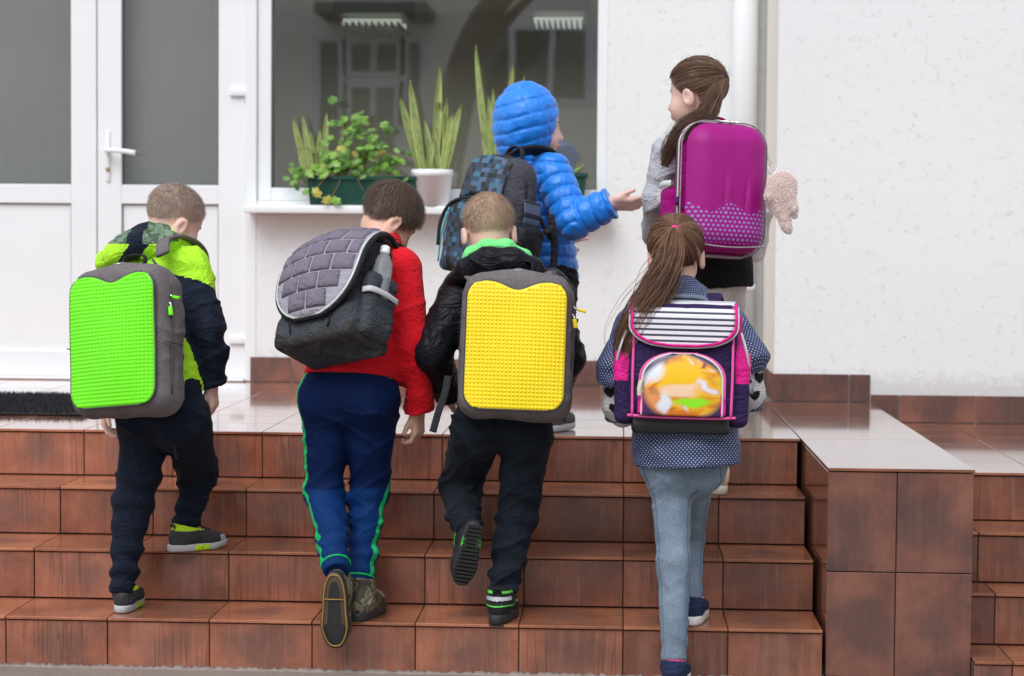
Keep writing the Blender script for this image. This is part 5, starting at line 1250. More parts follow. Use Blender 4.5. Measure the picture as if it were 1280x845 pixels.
# ================================================================== the girl with the magenta shell pack
MAG = NT('magenta_shell'); l = MAG.attr('loc'); x_, y_, z_ = sepx(MAG, l)
gx = MAG.math('MULTIPLY', x_, 1/.0155); gz = MAG.math('MULTIPLY', z_, 1/.0135); row = MAG.math('FLOOR', gz); fx = MAG.math('SUBTRACT', MAG.math('FRACT', MAG.math('ADD', gx, MAG.math('MULTIPLY', row, .5))), .5); fz = MAG.math('SUBTRACT', MAG.math('FRACT', gz), .5)
rr = MAG.math('SQRT', MAG.math('ADD', MAG.math('MULTIPLY', fx, fx), MAG.math('MULTIPLY', fz, fz)))
zig = MAG.math('ABSOLUTE', MAG.math('SUBTRACT', MAG.math('FRACT', MAG.math('MULTIPLY', x_, 7.5)), .5)); lim = MAG.math('ADD', .125, MAG.math('MULTIPLY', zig, .075)); on = MAG.math('MULTIPLY', MAG.math('LESS_THAN', rr, .31), MAG.math('LESS_THAN', z_, lim)); on = MAG.math('MULTIPLY', on, MAG.math('GREATER_THAN', z_, .035))
MAG.base(MAG.mix(on, MAG.mix(MAG.noise(MAG.coord('Object'), 20, 3), (.29, .001, .165), (.37, .002, .21)), (.30, .22, .56)), .5, Specular_IOR_Level=.3); MAG.bump(MAG.noise(MAG.coord('Object'), 500, 2), .25, .002); MAGM = MAG.m
PIPP = plain('pink_white_tape', (.70, .50, .58), .6); MAGP = fabric('magenta_cloth', (.33, .002, .17), .7, 400, .3, .15); LGREY = fabric('pale_grey_knit', (.62, .60, .60), .95, 160, .8, .15, .1); FURG = fabric('blue_grey_plush', (.44, .45, .50), .95, 200, .8, .25, .2)
ECRU = fabric('ecru_leggings', (.55, .52, .50), .9, 240, .5, .12); SKIRT = fabric('black_knit', (.012, .012, .013), .9, 240, .5, .2)
MULTI = NT('striped_canvas'); MULTI.base(MULTI.ramp(MULTI.math('FRACT', MULTI.math('MULTIPLY', sepx(MULTI, MULTI.coord('Object'))[0], 24.0)), [(0, (.72, .62, .45)), (.25, (.65, .12, .22)), (.45, (.7, .66, .55)), (.62, (.25, .42, .2)), (.8, (.72, .4, .3))]), .8)
for n in MULTI.t.nodes:
    if n.type == 'VALTORGB': n.color_ramp.interpolation = 'CONSTANT'
ST_E = dict(hi=.085, mats=[MULTI.m, GREYSOLE], zones=[], sole_mats=[plain('cream_rubber', (.62, .57, .48), .6)], sole_t=.026, extras=[], tread=False)
g1 = person(PZ(893, 607, 3*H), 'girl in a pale grey jacket with long brown ponytail, looking left on the third step')
YG = .82
J = joints((-.36, .93, 0), pelvis=PX(898, 345, YG), chest=PX(888, 232, YG), neck=PX(878, 164, YG+.02), headc=PX(869, 117, YG+.02),
           shL=PX(838, 190, YG-.08), shR=PX(926, 190, YG+.06), elL=PX(824, 248, YG-.08), elR=PX(945, 262, YG+.14), wrL=PX(822, 296, YG+.12), wrR=PX(935, 320, YG+.22),
           hipL=PX(885, 362, YG-.03), hipR=PX(910, 362, YG+.03), knL=PX(893, 480, YG-.06), knR=PX(906, 480, YG+.06), anL=PX(893, 582, YG-.09), anR=PX(915, 540, YG+.10))
J['headM'] = head_rot(-62, 6, 0); J['toeL'] = unit(V(-.25, 1, 0)); J['toeR'] = unit(V(-.1, 1, 0)); HG = hair_mat('brown_hair', (.065, .035, .022), (.27, .160, .100), .42); J['brow'] = HG
body_mesh(g1, J, SKIN2, [(J['wrL'], V(-.2, .8, -.4), V(-.8, -.2, .3), -1, {}), (J['wrR'], V(-.2, .8, -.4), V(.8, -.2, .3), 1, {})], 1.0)
long_hair(g1, J['headc'], J['headM'], 1.0, HG, (.0, -.100, .045), [PX(892, 122, YG-.10), PX(880, 146, YG-.17), PX(858, 160, YG-.22), PX(841, 182, YG-.22), PX(829, 212, YG-.20)], [.012, .024, .030, .030, .026, .010], fabric('navy_scrunchie', (.03, .04, .08), .8, 200, .6), 5, 700, 700, 8)
trousers(g1, J, ECRU, (.060, .050, .038, .02), 41, .003, hipw=.078, name='leggings', hipoff=.024, seat=False)
v = Vol(*bounds([J['pelvis'], J['hipL'], J['hipR']], .16), .005); rs_ = unit(np.cross(J['fd'], V(0, 0, 1)))*.022
for dz in (.05, 0, -.05): v.cap(J['pelvis']-rs_+V(0, 0, dz), J['pelvis']+rs_+V(0, 0, dz), .086, .086, .03, (J['fd'], .95))
v.cap(J['pelvis']+V(0, 0, .05), J['pelvis']-V(0, 0, .06), .09, .09, .03); v.plane(PX(905, 360, YG-.1), V(0.05, 0, -1), .004); v.folds(.004, (14, 14, 20), 7); v.obj('skirt', SKIRT, g1)
hem = PX(898, 330, YG)
def mi_g(q): return (((q-J['shL'])[:, 0] < .005+.05*np.sin(q[:, 2]*30)) & (q[:, 0] < J['shL'][0]+.02)).astype(int)
jk = jacket(g1, J, [LGREY, FURG], hem, .122, .106, .78, (.058, .056, .048), 0, .006, (12, 12, 20), 17, mi=mi_g, name='jumper')
rt = unit(np.cross(J['fd'], V(0, 0, 1)))
for dz, m_ in ((0.0, SKIRT), (.009, ECRU), (.018, SKIRT)):
    ring = [hem+V(0, 0, dz-.004)+rt*math.cos(t)*.108+J['fd']*math.sin(t)*.088 for t in np.linspace(0, 2*math.pi, 40, endpoint=False)]; a, f = sweep(ring, .0042, 6, closed=True); meshobj('hem_stripe', a, f, m_, jk)
for q in 'LR': shoe(g1, J['an'+q], J['toe'+q], V(0, 0, 1), ST_E, .215, base=V(J['an'+q][0]+J['toe'+q][0]*.03, (.70 if q == 'L' else 1.03), 3*H if q == 'L' else PORCH))
K = Pack('backpack', PX(910, 318, YG-.33), .282, .420, .195, -18, 5, 3, 'magenta hard shell backpack with rows of small lilac dots'); P = K.P; w, h, d = K.w, K.h, K.d
v = K.vol(.05); v.rbox(K.W(0, d*.32, h*.5), (w*.5-.006, d*.32, h*.49), K.M, .075, 0); v.folds(.003, (10, 10, 10), 3); v.obj('body', MAGP, P)
v = K.vol(.05, .004); v.rbox(K.W(0, d*.80, h*.5), (w*.5, d*.22, h*.5), K.M, .080, 0); l0 = (v.grid()-K.O.astype(np.float32))@K.M.astype(np.float32)
v.F += (np.clip(l0[..., 2]/h-.45, 0, 1)*.022).astype(np.float32)*0; keep = .60*d-l0[..., 1]; v.F = np.maximum(v.F, keep)
def crease(p):
    q = K.loc(p); o = .009*(1-(q[:, 0]/(w*.5))**2)*np.sin(np.pi*np.clip(q[:, 2]/h, 0, 1))
    for xc, z0_, z1_ in ((-.020, .10, .26), (.050, .11, .25)):
        e = np.exp(-((q[:, 0]-xc-.03*(q[:, 2]-.18)*(1 if xc > 0 else -.2))/.006)**2)*np.clip((q[:, 2]-z0_)/.05, 0, 1)*np.clip((z1_-q[:, 2])/.05, 0, 1); o = o-.005*e+.004*np.exp(-((q[:, 0]-xc-.012)/.010)**2)*np.clip((q[:, 2]-z0_)/.05, 0, 1)*np.clip((z1_-q[:, 2])/.05, 0, 1)
    return o
v.disp(crease, .05); sh_ = v.obj('shell', MAGM, P, None, {'loc': K.loc})
def rr_ring(hw_, hh_, r_, y, n=12):
    pts = []
    for cx, cz, a0 in ((hw_-r_, hh_-r_, 0), (-(hw_-r_), hh_-r_, 90), (-(hw_-r_), -(hh_-r_), 180), (hw_-r_, -(hh_-r_), 270)):
        for a in np.linspace(R(a0), R(a0+90), n): pts.append((cx+r_*math.cos(a), y, h/2+cz+r_*math.sin(a)))
    return pts
for yy, m_, rad in ((.575, PIPP, .0032), (.44, PIPP, .0030), (.51, ZIP, .0040), (.70, fabric('grey_piping', (.28, .27, .30), .6), .0026)): K.tube('zip_tape' if yy < .6 else 'piping', rr_ring(w*.5+(.001 if yy > .5 else -.003), h*.5+.001, .080, d*yy), rad, m_, P, 6, closed=True)
K.tube('piping', [(-w*.42, d*1.0, .030), (0, d*1.03, .022), (w*.42, d*1.0, .030)], .0026, fabric('grey_piping', (.28, .27, .30), .6), sh_, 6)
for x in (-.016, .018):
    K.tube('zip_pull', [(x, d*.60, h+.004), (x+.016, d*.66, h+.005), (x+.030, d*.70, h+.001)], .0055, M_METAL, P, 6, flat=.003)
v = Vol(*bounds([K.W(-w/2+a, y, z) for a in (-.05, .02) for y in (0, d*.6) for z in (.02, .22)], .02), .0045); v.rbox(K.W(-w/2-.004, d*.26, .115), (.022, d*.24, .10), K.M, .02, 0); v.folds(.003, (20, 20, 14), 3); v.obj('side_pocket', MAGP, P)
K.tube('pocket_trim', [(-w/2-.026, .010, .222), (-w/2-.028, d*.26, .224), (-w/2-.020, d*.50, .222)], .011, PIP, P, 6, flat=.002, side=K.u)
K.tube('label_tab', [(-w/2-.004, d*.62, .178), (-w/2-.006, d*.64, .150)], .006, fabric('plum_tab', (.12, .0, .10), .6), P, 6, flat=.003, sp=2)
K.tube('top_handle', [(-.04, d*.2, h-.01), (-.03, d*.18, h+.026), (.03, d*.18, h+.026), (.04, d*.2, h-.01)], .010, MAGP, P, 6, flat=.004, side=K.o)
K.tube('shoulder_strap', [PX(850, 178, YG-.20), PX(842, 172, YG-.10), PX(838, 182, YG-.0), PX(834, 215, YG+.05)], .022, MAGP, P, 8, flat=.006, side=unit(V(-.7, -.7, 0)), world=True)
# plush charm on a ring
FURM = NT('pink_pile').base((.97, .85, .81), .9, Specular_IOR_Level=.1).m
def fur(parent, v, m, n, ln, seed=4):
    r = np.random.default_rng(seed); V_, F_ = v.verts, v.faces; nrm = np.zeros_like(V_); fn = np.cross(V_[F_[:, 2]]-V_[F_[:, 0]], V_[F_[:, 3]]-V_[F_[:, 1]])
    for k in range(4): np.add.at(nrm, F_[:, k], fn)
    nrm /= np.linalg.norm(nrm, axis=1)[:, None]+1e-12; k = r.integers(0, len(V_), n); d = nrm[k]+r.normal(0, .30, (n, 3))+V(0, 0, -.35); d /= np.linalg.norm(d, axis=1)[:, None]
    sd_ = np.cross(d, r.normal(0, 1, (n, 3))); sd_ /= np.linalg.norm(sd_, axis=1)[:, None]; p = V_[k]; t = p+d*(ln*(.5+r.random(n)))[:, None]; i = np.arange(n)
    tag(meshobj('fur', np.concatenate([p-sd_*.0009, p+sd_*.0009, t]), np.stack([i, i+n, i+2*n], 1), m, parent, smooth=False), kind='stuff')
PLU = NT('pale_pink_plush'); pc_ = PLU.coord('Object'); PLU.base(PLU.mix(PLU.noise(pc_, 60, 4, .7), (.62, .45, .41), (.84, .68, .63)), .95, Sheen_Weight=.4); PLU.bump(PLU.noise(pc_, 110, 4, .8), .8, .010); PLUM = PLU.m
ty = YG-.30; tp = empty('plush_toy', PX(978, 293, ty), 'pale pink plush charm dangling beside the magenta backpack', 'plush toy')
v = Vol(*bounds([PX(962, 215, ty), PX(996, 296, ty)], .05), .004); v.ell(PX(976, 246, ty), (.044, .036, .058), roty(.12), .01); v.ell(PX(979, 230, ty), (.040, .034, .040), None, .02)
v.cap(PX(985, 240, ty-.020), PX(992, 262, ty-.026), .017, .016, .014); v.cap(PX(976, 262, ty-.012), PX(984, 284, ty-.020), .021, .017, .014); v.cap(PX(966, 226, ty-.005), PX(962, 246, ty-.02), .012, .015, .012); v.disp(lambda p: .0016*vnoise(p*V(90, 90, 90), 3)+.002*vnoise(p*V(45, 45, 45), 5)); bo_ = v.obj('body', PLUM, tp); fur(bo_, v, FURM, 8000, .0048)
for a_, b_ in (((993, 270), (996, 272)), ((986, 289), (988, 292))): vs, fs = uvsphere(PX(*a_, ty-.018), (.012, .010, .010)); meshobj('paw', vs, fs, plain('white_plush', (.8, .77, .74), .95, .1, 80, .8), tp)
rc = PX(965, 212, ty+.01); a, f = sweep([rc+V(.013*math.cos(t), .004*math.sin(t), .014*math.sin(t)) for t in np.linspace(0, 6.283, 20, endpoint=False)], .0018, 6, closed=True); meshobj('key_ring', a, f, M_METAL, tp)
for i in range(4):
    cc = lerp(PX(960, 194, ty+.02), PX(963, 205, ty+.01), i/3); a, f = sweep([cc+V((.0035 if i % 2 else .001)*math.cos(t), (.001 if i % 2 else .0035)*math.cos(t), .0065*math.sin(t)) for t in np.linspace(0, 6.283, 12, endpoint=False)], .0012, 5, closed=True); meshobj('chain_link', a, f, M_METAL, tp)

# ================================================================== the girl in jeans with the purple satchel
DOT = NT('navy_white_dots'); u_ = DOT.attr('uvw'); sx_, sy_, _ = sepx(DOT, u_); sp = .0122
gx = DOT.math('MULTIPLY', sx_, 1/sp); gz = DOT.math('MULTIPLY', sy_, 2/sp); row = DOT.math('FLOOR', gz); fx = DOT.math('SUBTRACT', DOT.math('FRACT', DOT.math('ADD', gx, DOT.math('MULTIPLY', row, .5))), .5); fz = DOT.math('MULTIPLY', DOT.math('SUBTRACT', DOT.math('FRACT', gz), .5), .5)
on = DOT.math('LESS_THAN', DOT.math('SQRT', DOT.math('ADD', DOT.math('MULTIPLY', fx, fx), DOT.math('MULTIPLY', fz, fz))), .135)
DOT.base(DOT.mix(on, DOT.mix(DOT.noise(DOT.coord('Object'), 14, 3), (.010, .022, .085), (.020, .040, .130)), (.52, .56, .66)), .6); DOTM = DOT.m
DEN = NT('grey_blue_denim'); p = DEN.coord('Object'); a_ = DEN.noise(p, 300, 4, .85); b_ = DEN.noise(p, 9, 3); th = DEN.math('ABSOLUTE', sepx(DEN, DEN.attr('uvw'))[2]); sm = DEN.ramp(DEN.math('ABSOLUTE', DEN.math('SUBTRACT', th, .95)), [(.02, 1.0), (.05, 0.0)]); dc = DEN.mix(DEN.ramp(DEN.math('ADD', DEN.math('MULTIPLY', a_, .75), DEN.math('MULTIPLY', b_, .3)), [(.36, 0.0), (.70, 1.0)]), (.075, .110, .155), (.29, .36, .44)); DEN.base(DEN.mix(DEN.math('MULTIPLY', sm, .5), dc, (.03, .05, .08)), .85, Specular_IOR_Level=.12); DEN.bump(DEN.math('SUBTRACT', a_, DEN.math('MULTIPLY', sm, 1.5)), .4, .002); DENM = DEN.m
WHT = plain('white_rubber', (.75, .74, .72), .5); NVC = fabric('navy_canvas', (.02, .03, .07), .8, 300, .4); HOTP = fabric('hot_pink_knit', (.80, .06, .26), .8, 200, .4)
ST_F = dict(hi=.072, mats=[NVC, WHT, HOTP], zones=[(lambda x, y, z: (y > .075), 1), (lambda x, y, z: (np.abs(x) < .010) & (y < -.06) & (z > .03), 0)], sole_mats=[WHT], sole_t=.026, extras=[('laces', WHT)], tread=False)
g2 = person(V(PX(845, 840, -.1)[0], -.10, GROUND), 'girl in a navy dotted jacket and grey jeans, in front near the pier')
J = joints((.04, 1, 0), pelvis=PX(855, 578, .02), chest=PX(852, 452, .06), neck=PX(847, 370, .10), headc=PX(845, 318, .14),
           shL=PX(795, 408, .09), shR=PX(906, 405, .09), elL=PX(773, 462, .03), elR=PX(932, 448, .03), wrL=PX(773, 506, .06), wrR=PX(936, 492, .06),
           hipL=PX(838, 596, .03), hipR=PX(866, 594, .05), knL=PX(842, 700, -.04), knR=PX(860, 672, .20), anL=PX(843, 822, -.12), anR=PX(863, 752, .10))
J['headM'] = head_rot(2, 4, -2); J['toeL'] = unit(V(.12, 1, 0)); J['toeR'] = unit(V(.15, 1, 0)); J['brow'] = HG
body_mesh(g2, J, SKIN, [(J['wrL'], V(.55, .8, .1), V(-.5, .2, .6), 1, {}), (J['wrR'], V(-.55, .8, .1), V(.5, .2, .6), -1, {})], .98)
HG2 = hair_mat('auburn_brown_hair', (.055, .026, .016), (.32, .165, .100), .42)
long_hair(g2, J['headc'], J['headM'], 1.0, HG2, (.0, -.086, .068), [PX(838, 320, -.02), PX(826, 352, -.05), PX(806, 388, -.08), PX(786, 425, -.08), PX(778, 462, -.07)], [.012, .034, .044, .046, .040, .018], HOTP, 6, 700, 760, 10)
trousers(g2, J, DENM, (.062, .046, .034, .010), 51, .0030, hipw=.096, folds=(12, 12, 30), name='jeans', gather=.35)
for q in 'LR':
    ax = unit(J['an'+q]-J['kn'+q]); v = Vol(*bounds([J['an'+q]+ax*.01, J['an'+q]+ax*.045], .05), .004); v.cap(J['an'+q], J['an'+q]+ax*.05, .032, .030, 0); v.obj('sock', HOTP, g2)
shoe(g2, J['anL'], J['toeL'], V(0, 0, 1), ST_F, .205, base=V(J['anL'][0]+.006, J['anL'][1]+.04, GROUND)); shoe(g2, J['anR'], J['toeR'], V(0, 0, 1), ST_F, .205, base=V(J['anR'][0]+.012, .115, H))
hem = PX(858, 580, .02)
segs = [(hem, J['neck'], .14), (J['shL'], J['elL'], .064), (J['elL'], J['wrL'], .06), (J['shR'], J['elR'], .064), (J['elR'], J['wrR'], .06)]
def ex_g2(v):
    qz = .088
    v.disp(lambda p: .006*(np.abs(np.sin(np.pi*(p[:, 2]-hem[2]+.01*vnoise(p*9, 2))/qz))**.5-.75)+.0035*vnoise(p*V(18, 18, 40), 5))
jk = jacket(g2, J, DOTM, hem, .150, .158, .80, (.062, .062, .057), .076, .005, (12, 12, 24), 19, attrs={'uvw': limb_uv(segs)}, name='jacket', extra=ex_g2, shoulder=.056, hemn=V(.04, 0, -1))
v = Vol(*bounds([J['neck']], .12), .0045); v.cap(J['neck']-V(0, 0, .02), J['neck']+V(.0, .012, .030), .066, .058, 0); v.plane(J['neck']+V(0, 0, .04), V(0, .2, 1), .006); v.obj('collar', DOTM, jk, None, {'uvw': limb_uv(segs)})
HRT = fabric('black_heart_print', (.016, .017, .020), .95, 160, .8)
for q, sg in (('L', -1), ('R', 1)):
    e_, w_ = J['el'+q], J['wr'+q]; ax = unit(w_-e_); end = w_+unit(ax+V(-sg*.35, .2, -.2))*.040; v = Vol(*bounds([w_, end], .08), .0036); v.cap(w_-ax*.09, w_+ax*.0, .047, .044, .01); v.cap(w_, end, .044, .034, .02); v.folds(.003, (20, 20, 20), 3)
    cs = [(V(*c_), s_) for c_, s_ in (([PX(763, 492, 0), .036], [PX(768, 512, 0), .032], [PX(781, 498, 0), .024]) if q == 'L' else ([PX(950, 474, 0), .036], [PX(944, 496, 0), .034], [PX(934, 480, 0), .026]))]
    def mi_h2(p):
        k = np.zeros(len(p), int)
        for c_, s_ in cs:
            x = (p-c_)@CR/s_*2.0; y = (p-c_)@CU/s_*2.0; hh = (x*x+y*y-.62)**3-x*x*y**3*1.4; k[(hh < 0) & ((p-c_)[:, 1] < .10)] = 1
        return k
    v.obj('jumper_sleeve', [LGREY, HRT], g2, mi_h2)
# satchel
PUR = fabric('purple_nylon', (.030, .016, .070), .6, 300, .25, .2); PINKC = fabric('hot_pink_cloth', (.72, .02, .26), .6, 250, .35, .12); PPIP = plain('pink_piping', (.80, .09, .36), .45); BLKV = plain('black_vinyl', (.012, .011, .013), .35, .3, 30, .3)
STR = NT('navy_white_stripes'); uu, tt, _ = sepx(STR, STR.attr('uvw')); STR.base(STR.mix(STR.math('GREATER_THAN', STR.math('FRACT', STR.math('MULTIPLY', tt, 7.5)), .60), (.70, .70, .73), (.035, .035, .07)), .6)
SW = NT('smeared_print'); q = SW.attr('uvw'); wv = SW.vmath('ADD', q, SW.vmath('SCALE', SW.noise(q, 1.9, 1, .4, 1.2, out=1), scale=.32)); su, sv_, _ = sepx(SW, wv)
c0 = SW.ramp(SW.noise(wv, 2.4, 1.0, .4, 1.6), [(.30, (.05, .02, .09)), (.40, (.70, .22, .02)), (.50, (.86, .50, .02)), (.60, (.85, .42, .16)), (.72, (.72, .74, .84))])
def blob(cx, cy, rx, ry): return SW.ramp(SW.vmath('LENGTH', SW.vmath('MULTIPLY', SW.vmath('SUBTRACT', wv, (cx, cy, 0)), (1/rx, 1/ry, 0))), [(.55, 1.0), (1.0, 0.0)])
col = SW.mix(blob(.58, .85, .45, .28), c0, (.86, .50, .01)); col = SW.mix(blob(.22, .90, .20, .25), col, (.72, .76, .86)); col = SW.mix(blob(.30, .40, .22, .22), col, (.75, .30, .10)); col = SW.mix(blob(.62, .58, .30, .12), col, (.88, .60, .40)); col = SW.mix(blob(.78, .40, .32, .10), col, (.28, .80, .02)); col = SW.mix(blob(.50, .18, .5, .12), col, (.72, .20, .02)); col = SW.mix(blob(.42, .38, .10, .22), col, (.75, .78, .84))
edge = SW.ramp(SW.vmath('LENGTH', SW.vmath('MULTIPLY', SW.vmath('SUBTRACT', q, (.52, .46, 0)), (1/.56, 1/.60, 0))), [(.82, 0.0), (.98, 1.0)]); SW.base(SW.mix(edge, col, (.045, .022, .085)), .3)
K = Pack('backpack', PX(851, 543, -.14), .300, .372, .150, 1, 6, 1, 'purple and pink school satchel with navy striped flap'); P = K.P; w, h, d = K.w, K.h, K.d
v = K.vol(.04); v.rbox(K.W(0, d*.5, h*.5+.022), (w*.5, d*.5, h*.49-.020), K.M, .022, 0); v.folds(.004, (12, 12, 14), 3); v.obj('body', PUR, P)
v = Vol(*bounds([K.W(x, y, .03) for x in (-w/2, w/2) for y in (0, d)], .05), .0045); v.rbox(K.W(0, d*.47, .034), (w*.465, d*.5-.008, .032), K.M, .016, 0); v.folds(.003, (14, 14, 16), 2); v.obj('base', BLKV, P)
K.tube('piping', [(-w/2-.002, d+.002, .050), (-w*.25, d+.006, .047), (w*.25, d+.006, .047), (w/2+.002, d+.002, .050)], .0045, PPIP, P, 6)
for sg in (-1, 1):
    K.tube('piping', [(sg*(w/2-.012), d+.004, .048), (sg*(w/2-.010), d+.004, h*.5), (sg*(w/2-.012), d-.004, h*.97)], .0042, PPIP, P, 6)
    v = Vol(*bounds([K.W(sg*(w/2+a), y, z) for a in (-.02, .06) for y in (0, d) for z in (.03, h)], .02), .0045); v.rbox(K.W(sg*(w/2+.012), d*.45, h*.36), (.030, d*.42, h*.29), K.M@roty(sg*.02), .024, 0); v.rbox(K.W(sg*(w/2+.000), d*.45, h*.72), (.016, d*.36, h*.20), K.M, .014, .03); v.folds(.0035, (20, 20, 14), 6)
    v.obj('side_pocket', [PUR, PINKC], P, lambda q: (K.loc(q)[:, 2] > h*.40).astype(int))
    K.tube('pocket_trim', [(sg*(w/2+.040), d*.10, h*.50), (sg*(w/2+.041), d*.6, h*.47), (sg*(w/2+.030), d*.95, h*.62), (sg*(w/2+.012), d*.98, h*.78)], .0036, PIP, P, 6)
def fl2(u, t):
    ww = w*.5-.004; z = h-.004-t*.118; e = min(1.0, max(0, (t-.45)/.55)); ww = ww*(1-.0*t)-(.10*(1-math.sqrt(max(0, 1-e**2.2))))*1.1; x = (2*u-1)*ww; y = np.interp(t, [0, .12, .3, 1], [d*.62, d*.96, d+.008, d+.012]); return (x, y, z+(.010 if t < .1 else .0)*(1-t*10))
fo = K.patch('flap', fl2, STR.m, P, 24, 24, .005)
rng = [fl2(0, t) for t in np.linspace(0.04, 1, 20)]+[fl2(u, 1) for u in np.linspace(.1, .9, 8)]+[fl2(1, t) for t in np.linspace(1, .04, 20)]
K.tube('flap_trim', np.array(rng)+V(0, .004, -.002), .0115, PINKC, fo, 8, flat=.004, side=K.o, sp=0); K.tube('piping', np.array(rng)*V(1.045, 1, 1)+V(0, .004, -.006), .0030, PIP, fo, 6, sp=0)
def fp2(u, t):
    ww = .112 if t < .55 else .112*math.sqrt(max(0, 1-((t-.55)/.47)**2.4)); x = (2*u-1)*ww; return (x, d+.012+.014*(1-(2*u-1)**4)*math.sin(math.pi*min(1, .12+t*.8)), .052+t*.172)
fpk = K.patch('front_pocket', fp2, SW.m, P, 30, 26, .004)
rg = [fp2(0, t) for t in np.linspace(0, 1, 24)]+[fp2(1, t) for t in np.linspace(1, 0, 24)]; K.tube('piping', np.array(rg)*V(1.0, 1, 1)+V(0, .002, 0), .0042, PIP, fpk, 6, sp=0); K.tube('piping', np.array(rg)*V(1.06, 1, 1)+V(0, -.003, .003), .0042, PPIP, fpk, 6, sp=0)
for sg in (-1, 1): K.patch('pocket_gusset', lambda u, t, sg=sg: (sg*(.108+.014*u), d+.010+.006*(1-u), .055+t*.062*(1-.3*u)), PINKC, fpk, 5, 8, .003)
K.tube('zip_pull', [(-.116, d+.020, .148), (-.120, d+.026, .125), (-.119, d+.028, .104)], .0065, plain('pale_gold_pull', (.55, .48, .36), .35), fpk, 8, flat=.004)
K.tube('top_handle', [(-.062, d*.55, h-.006), (-.058, d*.55, h+.016), (0, d*.55, h+.022), (.058, d*.55, h+.016), (.062, d*.55, h-.006)], .013, fabric('blue_grey_webbing', (.16, .19, .25), .7), P, 8, flat=.007, side=K.o)
K.tube('shoulder_strap', [PX(886, 392, -.01), PX(892, 372, .05), PX(894, 372, .12), PX(900, 400, .2)], .024, PUR, P, 8, flat=.007, side=unit(V(1, 0, 0)), world=True)
K.tube('shoulder_strap', [PX(812, 392, -.01), PX(806, 374, .05), PX(804, 376, .12), PX(800, 400, .2)], .024, PUR, P, 8, flat=.007, side=unit(V(1, 0, 0)), world=True)
K.tube('label_tab', [(w/2+.044, d*.75, .15), (w/2+.046, d*.76, .12)], .007, plain('grey_tab', (.18, .17, .22), .6), P, 6, flat=.002, sp=2)
# ================================================================== window sill plants, doormat
SILLZ = SZ1; GREENP = plain('dark_green_plastic', (.006, .062, .042), .4, .15, 12); SOIL = plain('potting_soil', (.035, .025, .018), .95, .4, 60, .8)
def trough(x0, x1, y0, y1, z0, z1, label):
    o = empty('planter_box', ((x0+x1)/2, (y0+y1)/2, z0), label, 'planter'); bm_ = []
    def ringz(k, z): return [(x0+k, y0+k, z), (x1-k, y0+k, z), (x1-k, y1-k, z), (x0+k, y1-k, z)]
    rs = ringz(.014, z0+.001)+ringz(.004, z1-.022)+ringz(.004, z1-.018)+ringz(-.005, z1-.016)+ringz(-.005, z1)+ringz(.004, z1)+ringz(.008, z1-.03); fs = [(3, 2, 1, 0)]
    for k in range(6):
        for j in range(4): fs.append((k*4+j, k*4+(j+1) % 4, (k+1)*4+(j+1) % 4, (k+1)*4+j))
    meshobj('trough', rs, fs, GREENP, o, smooth=False); meshobj('soil', ringz(.006, z1-.026), [(0, 1, 2, 3)], SOIL, o, smooth=False); return o
ty0, ty1 = WY-.142, WY-.02; tz1 = float(PX(460, 220, ty0)[2])
trough(float(PX(383, 240, ty0)[0]), float(PX(533, 240, ty0)[0]), ty0, ty1, SILLZ, tz1, 'long dark green planter trough on the window sill')
trough(float(PX(690, 240, ty0)[0]), float(PX(733, 240, ty0)[0]), ty0, ty1, SILLZ, float(PX(715, 216, ty0)[2]), 'short dark green planter behind the boy in blue')
N = NT('ivy_leaf'); p = N.coord('Object'); oi = N.n('ShaderNodeObjectInfo'); N.base(N.mix(N.math('ADD', N.math('MULTIPLY', oi.outputs['Random'], .8), N.math('MULTIPLY', N.noise(p, 40, 2), .2)), (.035, .13, .010), (.20, .38, .040)), .4, Transmission_Weight=0.0); IVY = N.m
N = NT('ivy_leaf_yellow'); N.base((.42, .40, .07), .5); IVYY = N.m; STEM = plain('ivy_stem', (.20, .13, .07), .7)
def ivy_mesh(m):
    out = [(0, 0), (.30, -.12), (.62, -.02), (.55, .26), (.98, .42), (.60, .62), (.42, .98), (.16, .80), (0, 1.22), (-.16, .80), (-.42, .98), (-.60, .62), (-.98, .42), (-.55, .26), (-.62, -.02), (-.30, -.12)]
    vs = [(0, .35, .06)]+[(x, y, -.10*(x*x+(y-.4)**2)+.05*math.sin(5*x)) for x, y in out]; n = len(out)
    me = bpy.data.meshes.new('leaf'); me.from_pydata(vs, [], [(0, 1+i, 1+(i+1) % n) for i in range(n)]); me.materials.append(m); me.update(); return me
IM, IMY = ivy_mesh(IVY), ivy_mesh(IVYY)
rnd = random.Random(5)
def leaf_at(me, pos, size, parent, nrm):
    o = link('leaf', me, None, parent); z = Vector(nrm).normalized(); a = z.orthogonal().normalized(); b = z.cross(a); t = rnd.uniform(-.9, .9)
    # tips hang down and outwards
    yax = Vector((math.sin(t)*.8, -.25, -math.cos(t)*.7)); yax = (yax-z*yax.dot(z)).normalized(); x = yax.cross(z)
    o.matrix_local = Matrix.Translation(Vector(np.asarray(pos)-wloc(parent)))@Matrix((x, yax, z)).transposed().to_4x4()@Matrix.Scale(size, 4); return o
ivy = empty('ivy_plant', PX(435, 224, WY-.08), 'bright green trailing ivy growing in the long trough', 'plant')
clumps = [(440, 168, 36, 30, 40), (412, 195, 34, 24, 36), (455, 198, 38, 20, 34), (375, 212, 13, 14, 12), (490, 200, 14, 8, 8), (430, 212, 55, 10, 30), (448, 148, 16, 8, 12), (470, 180, 20, 12, 12)]
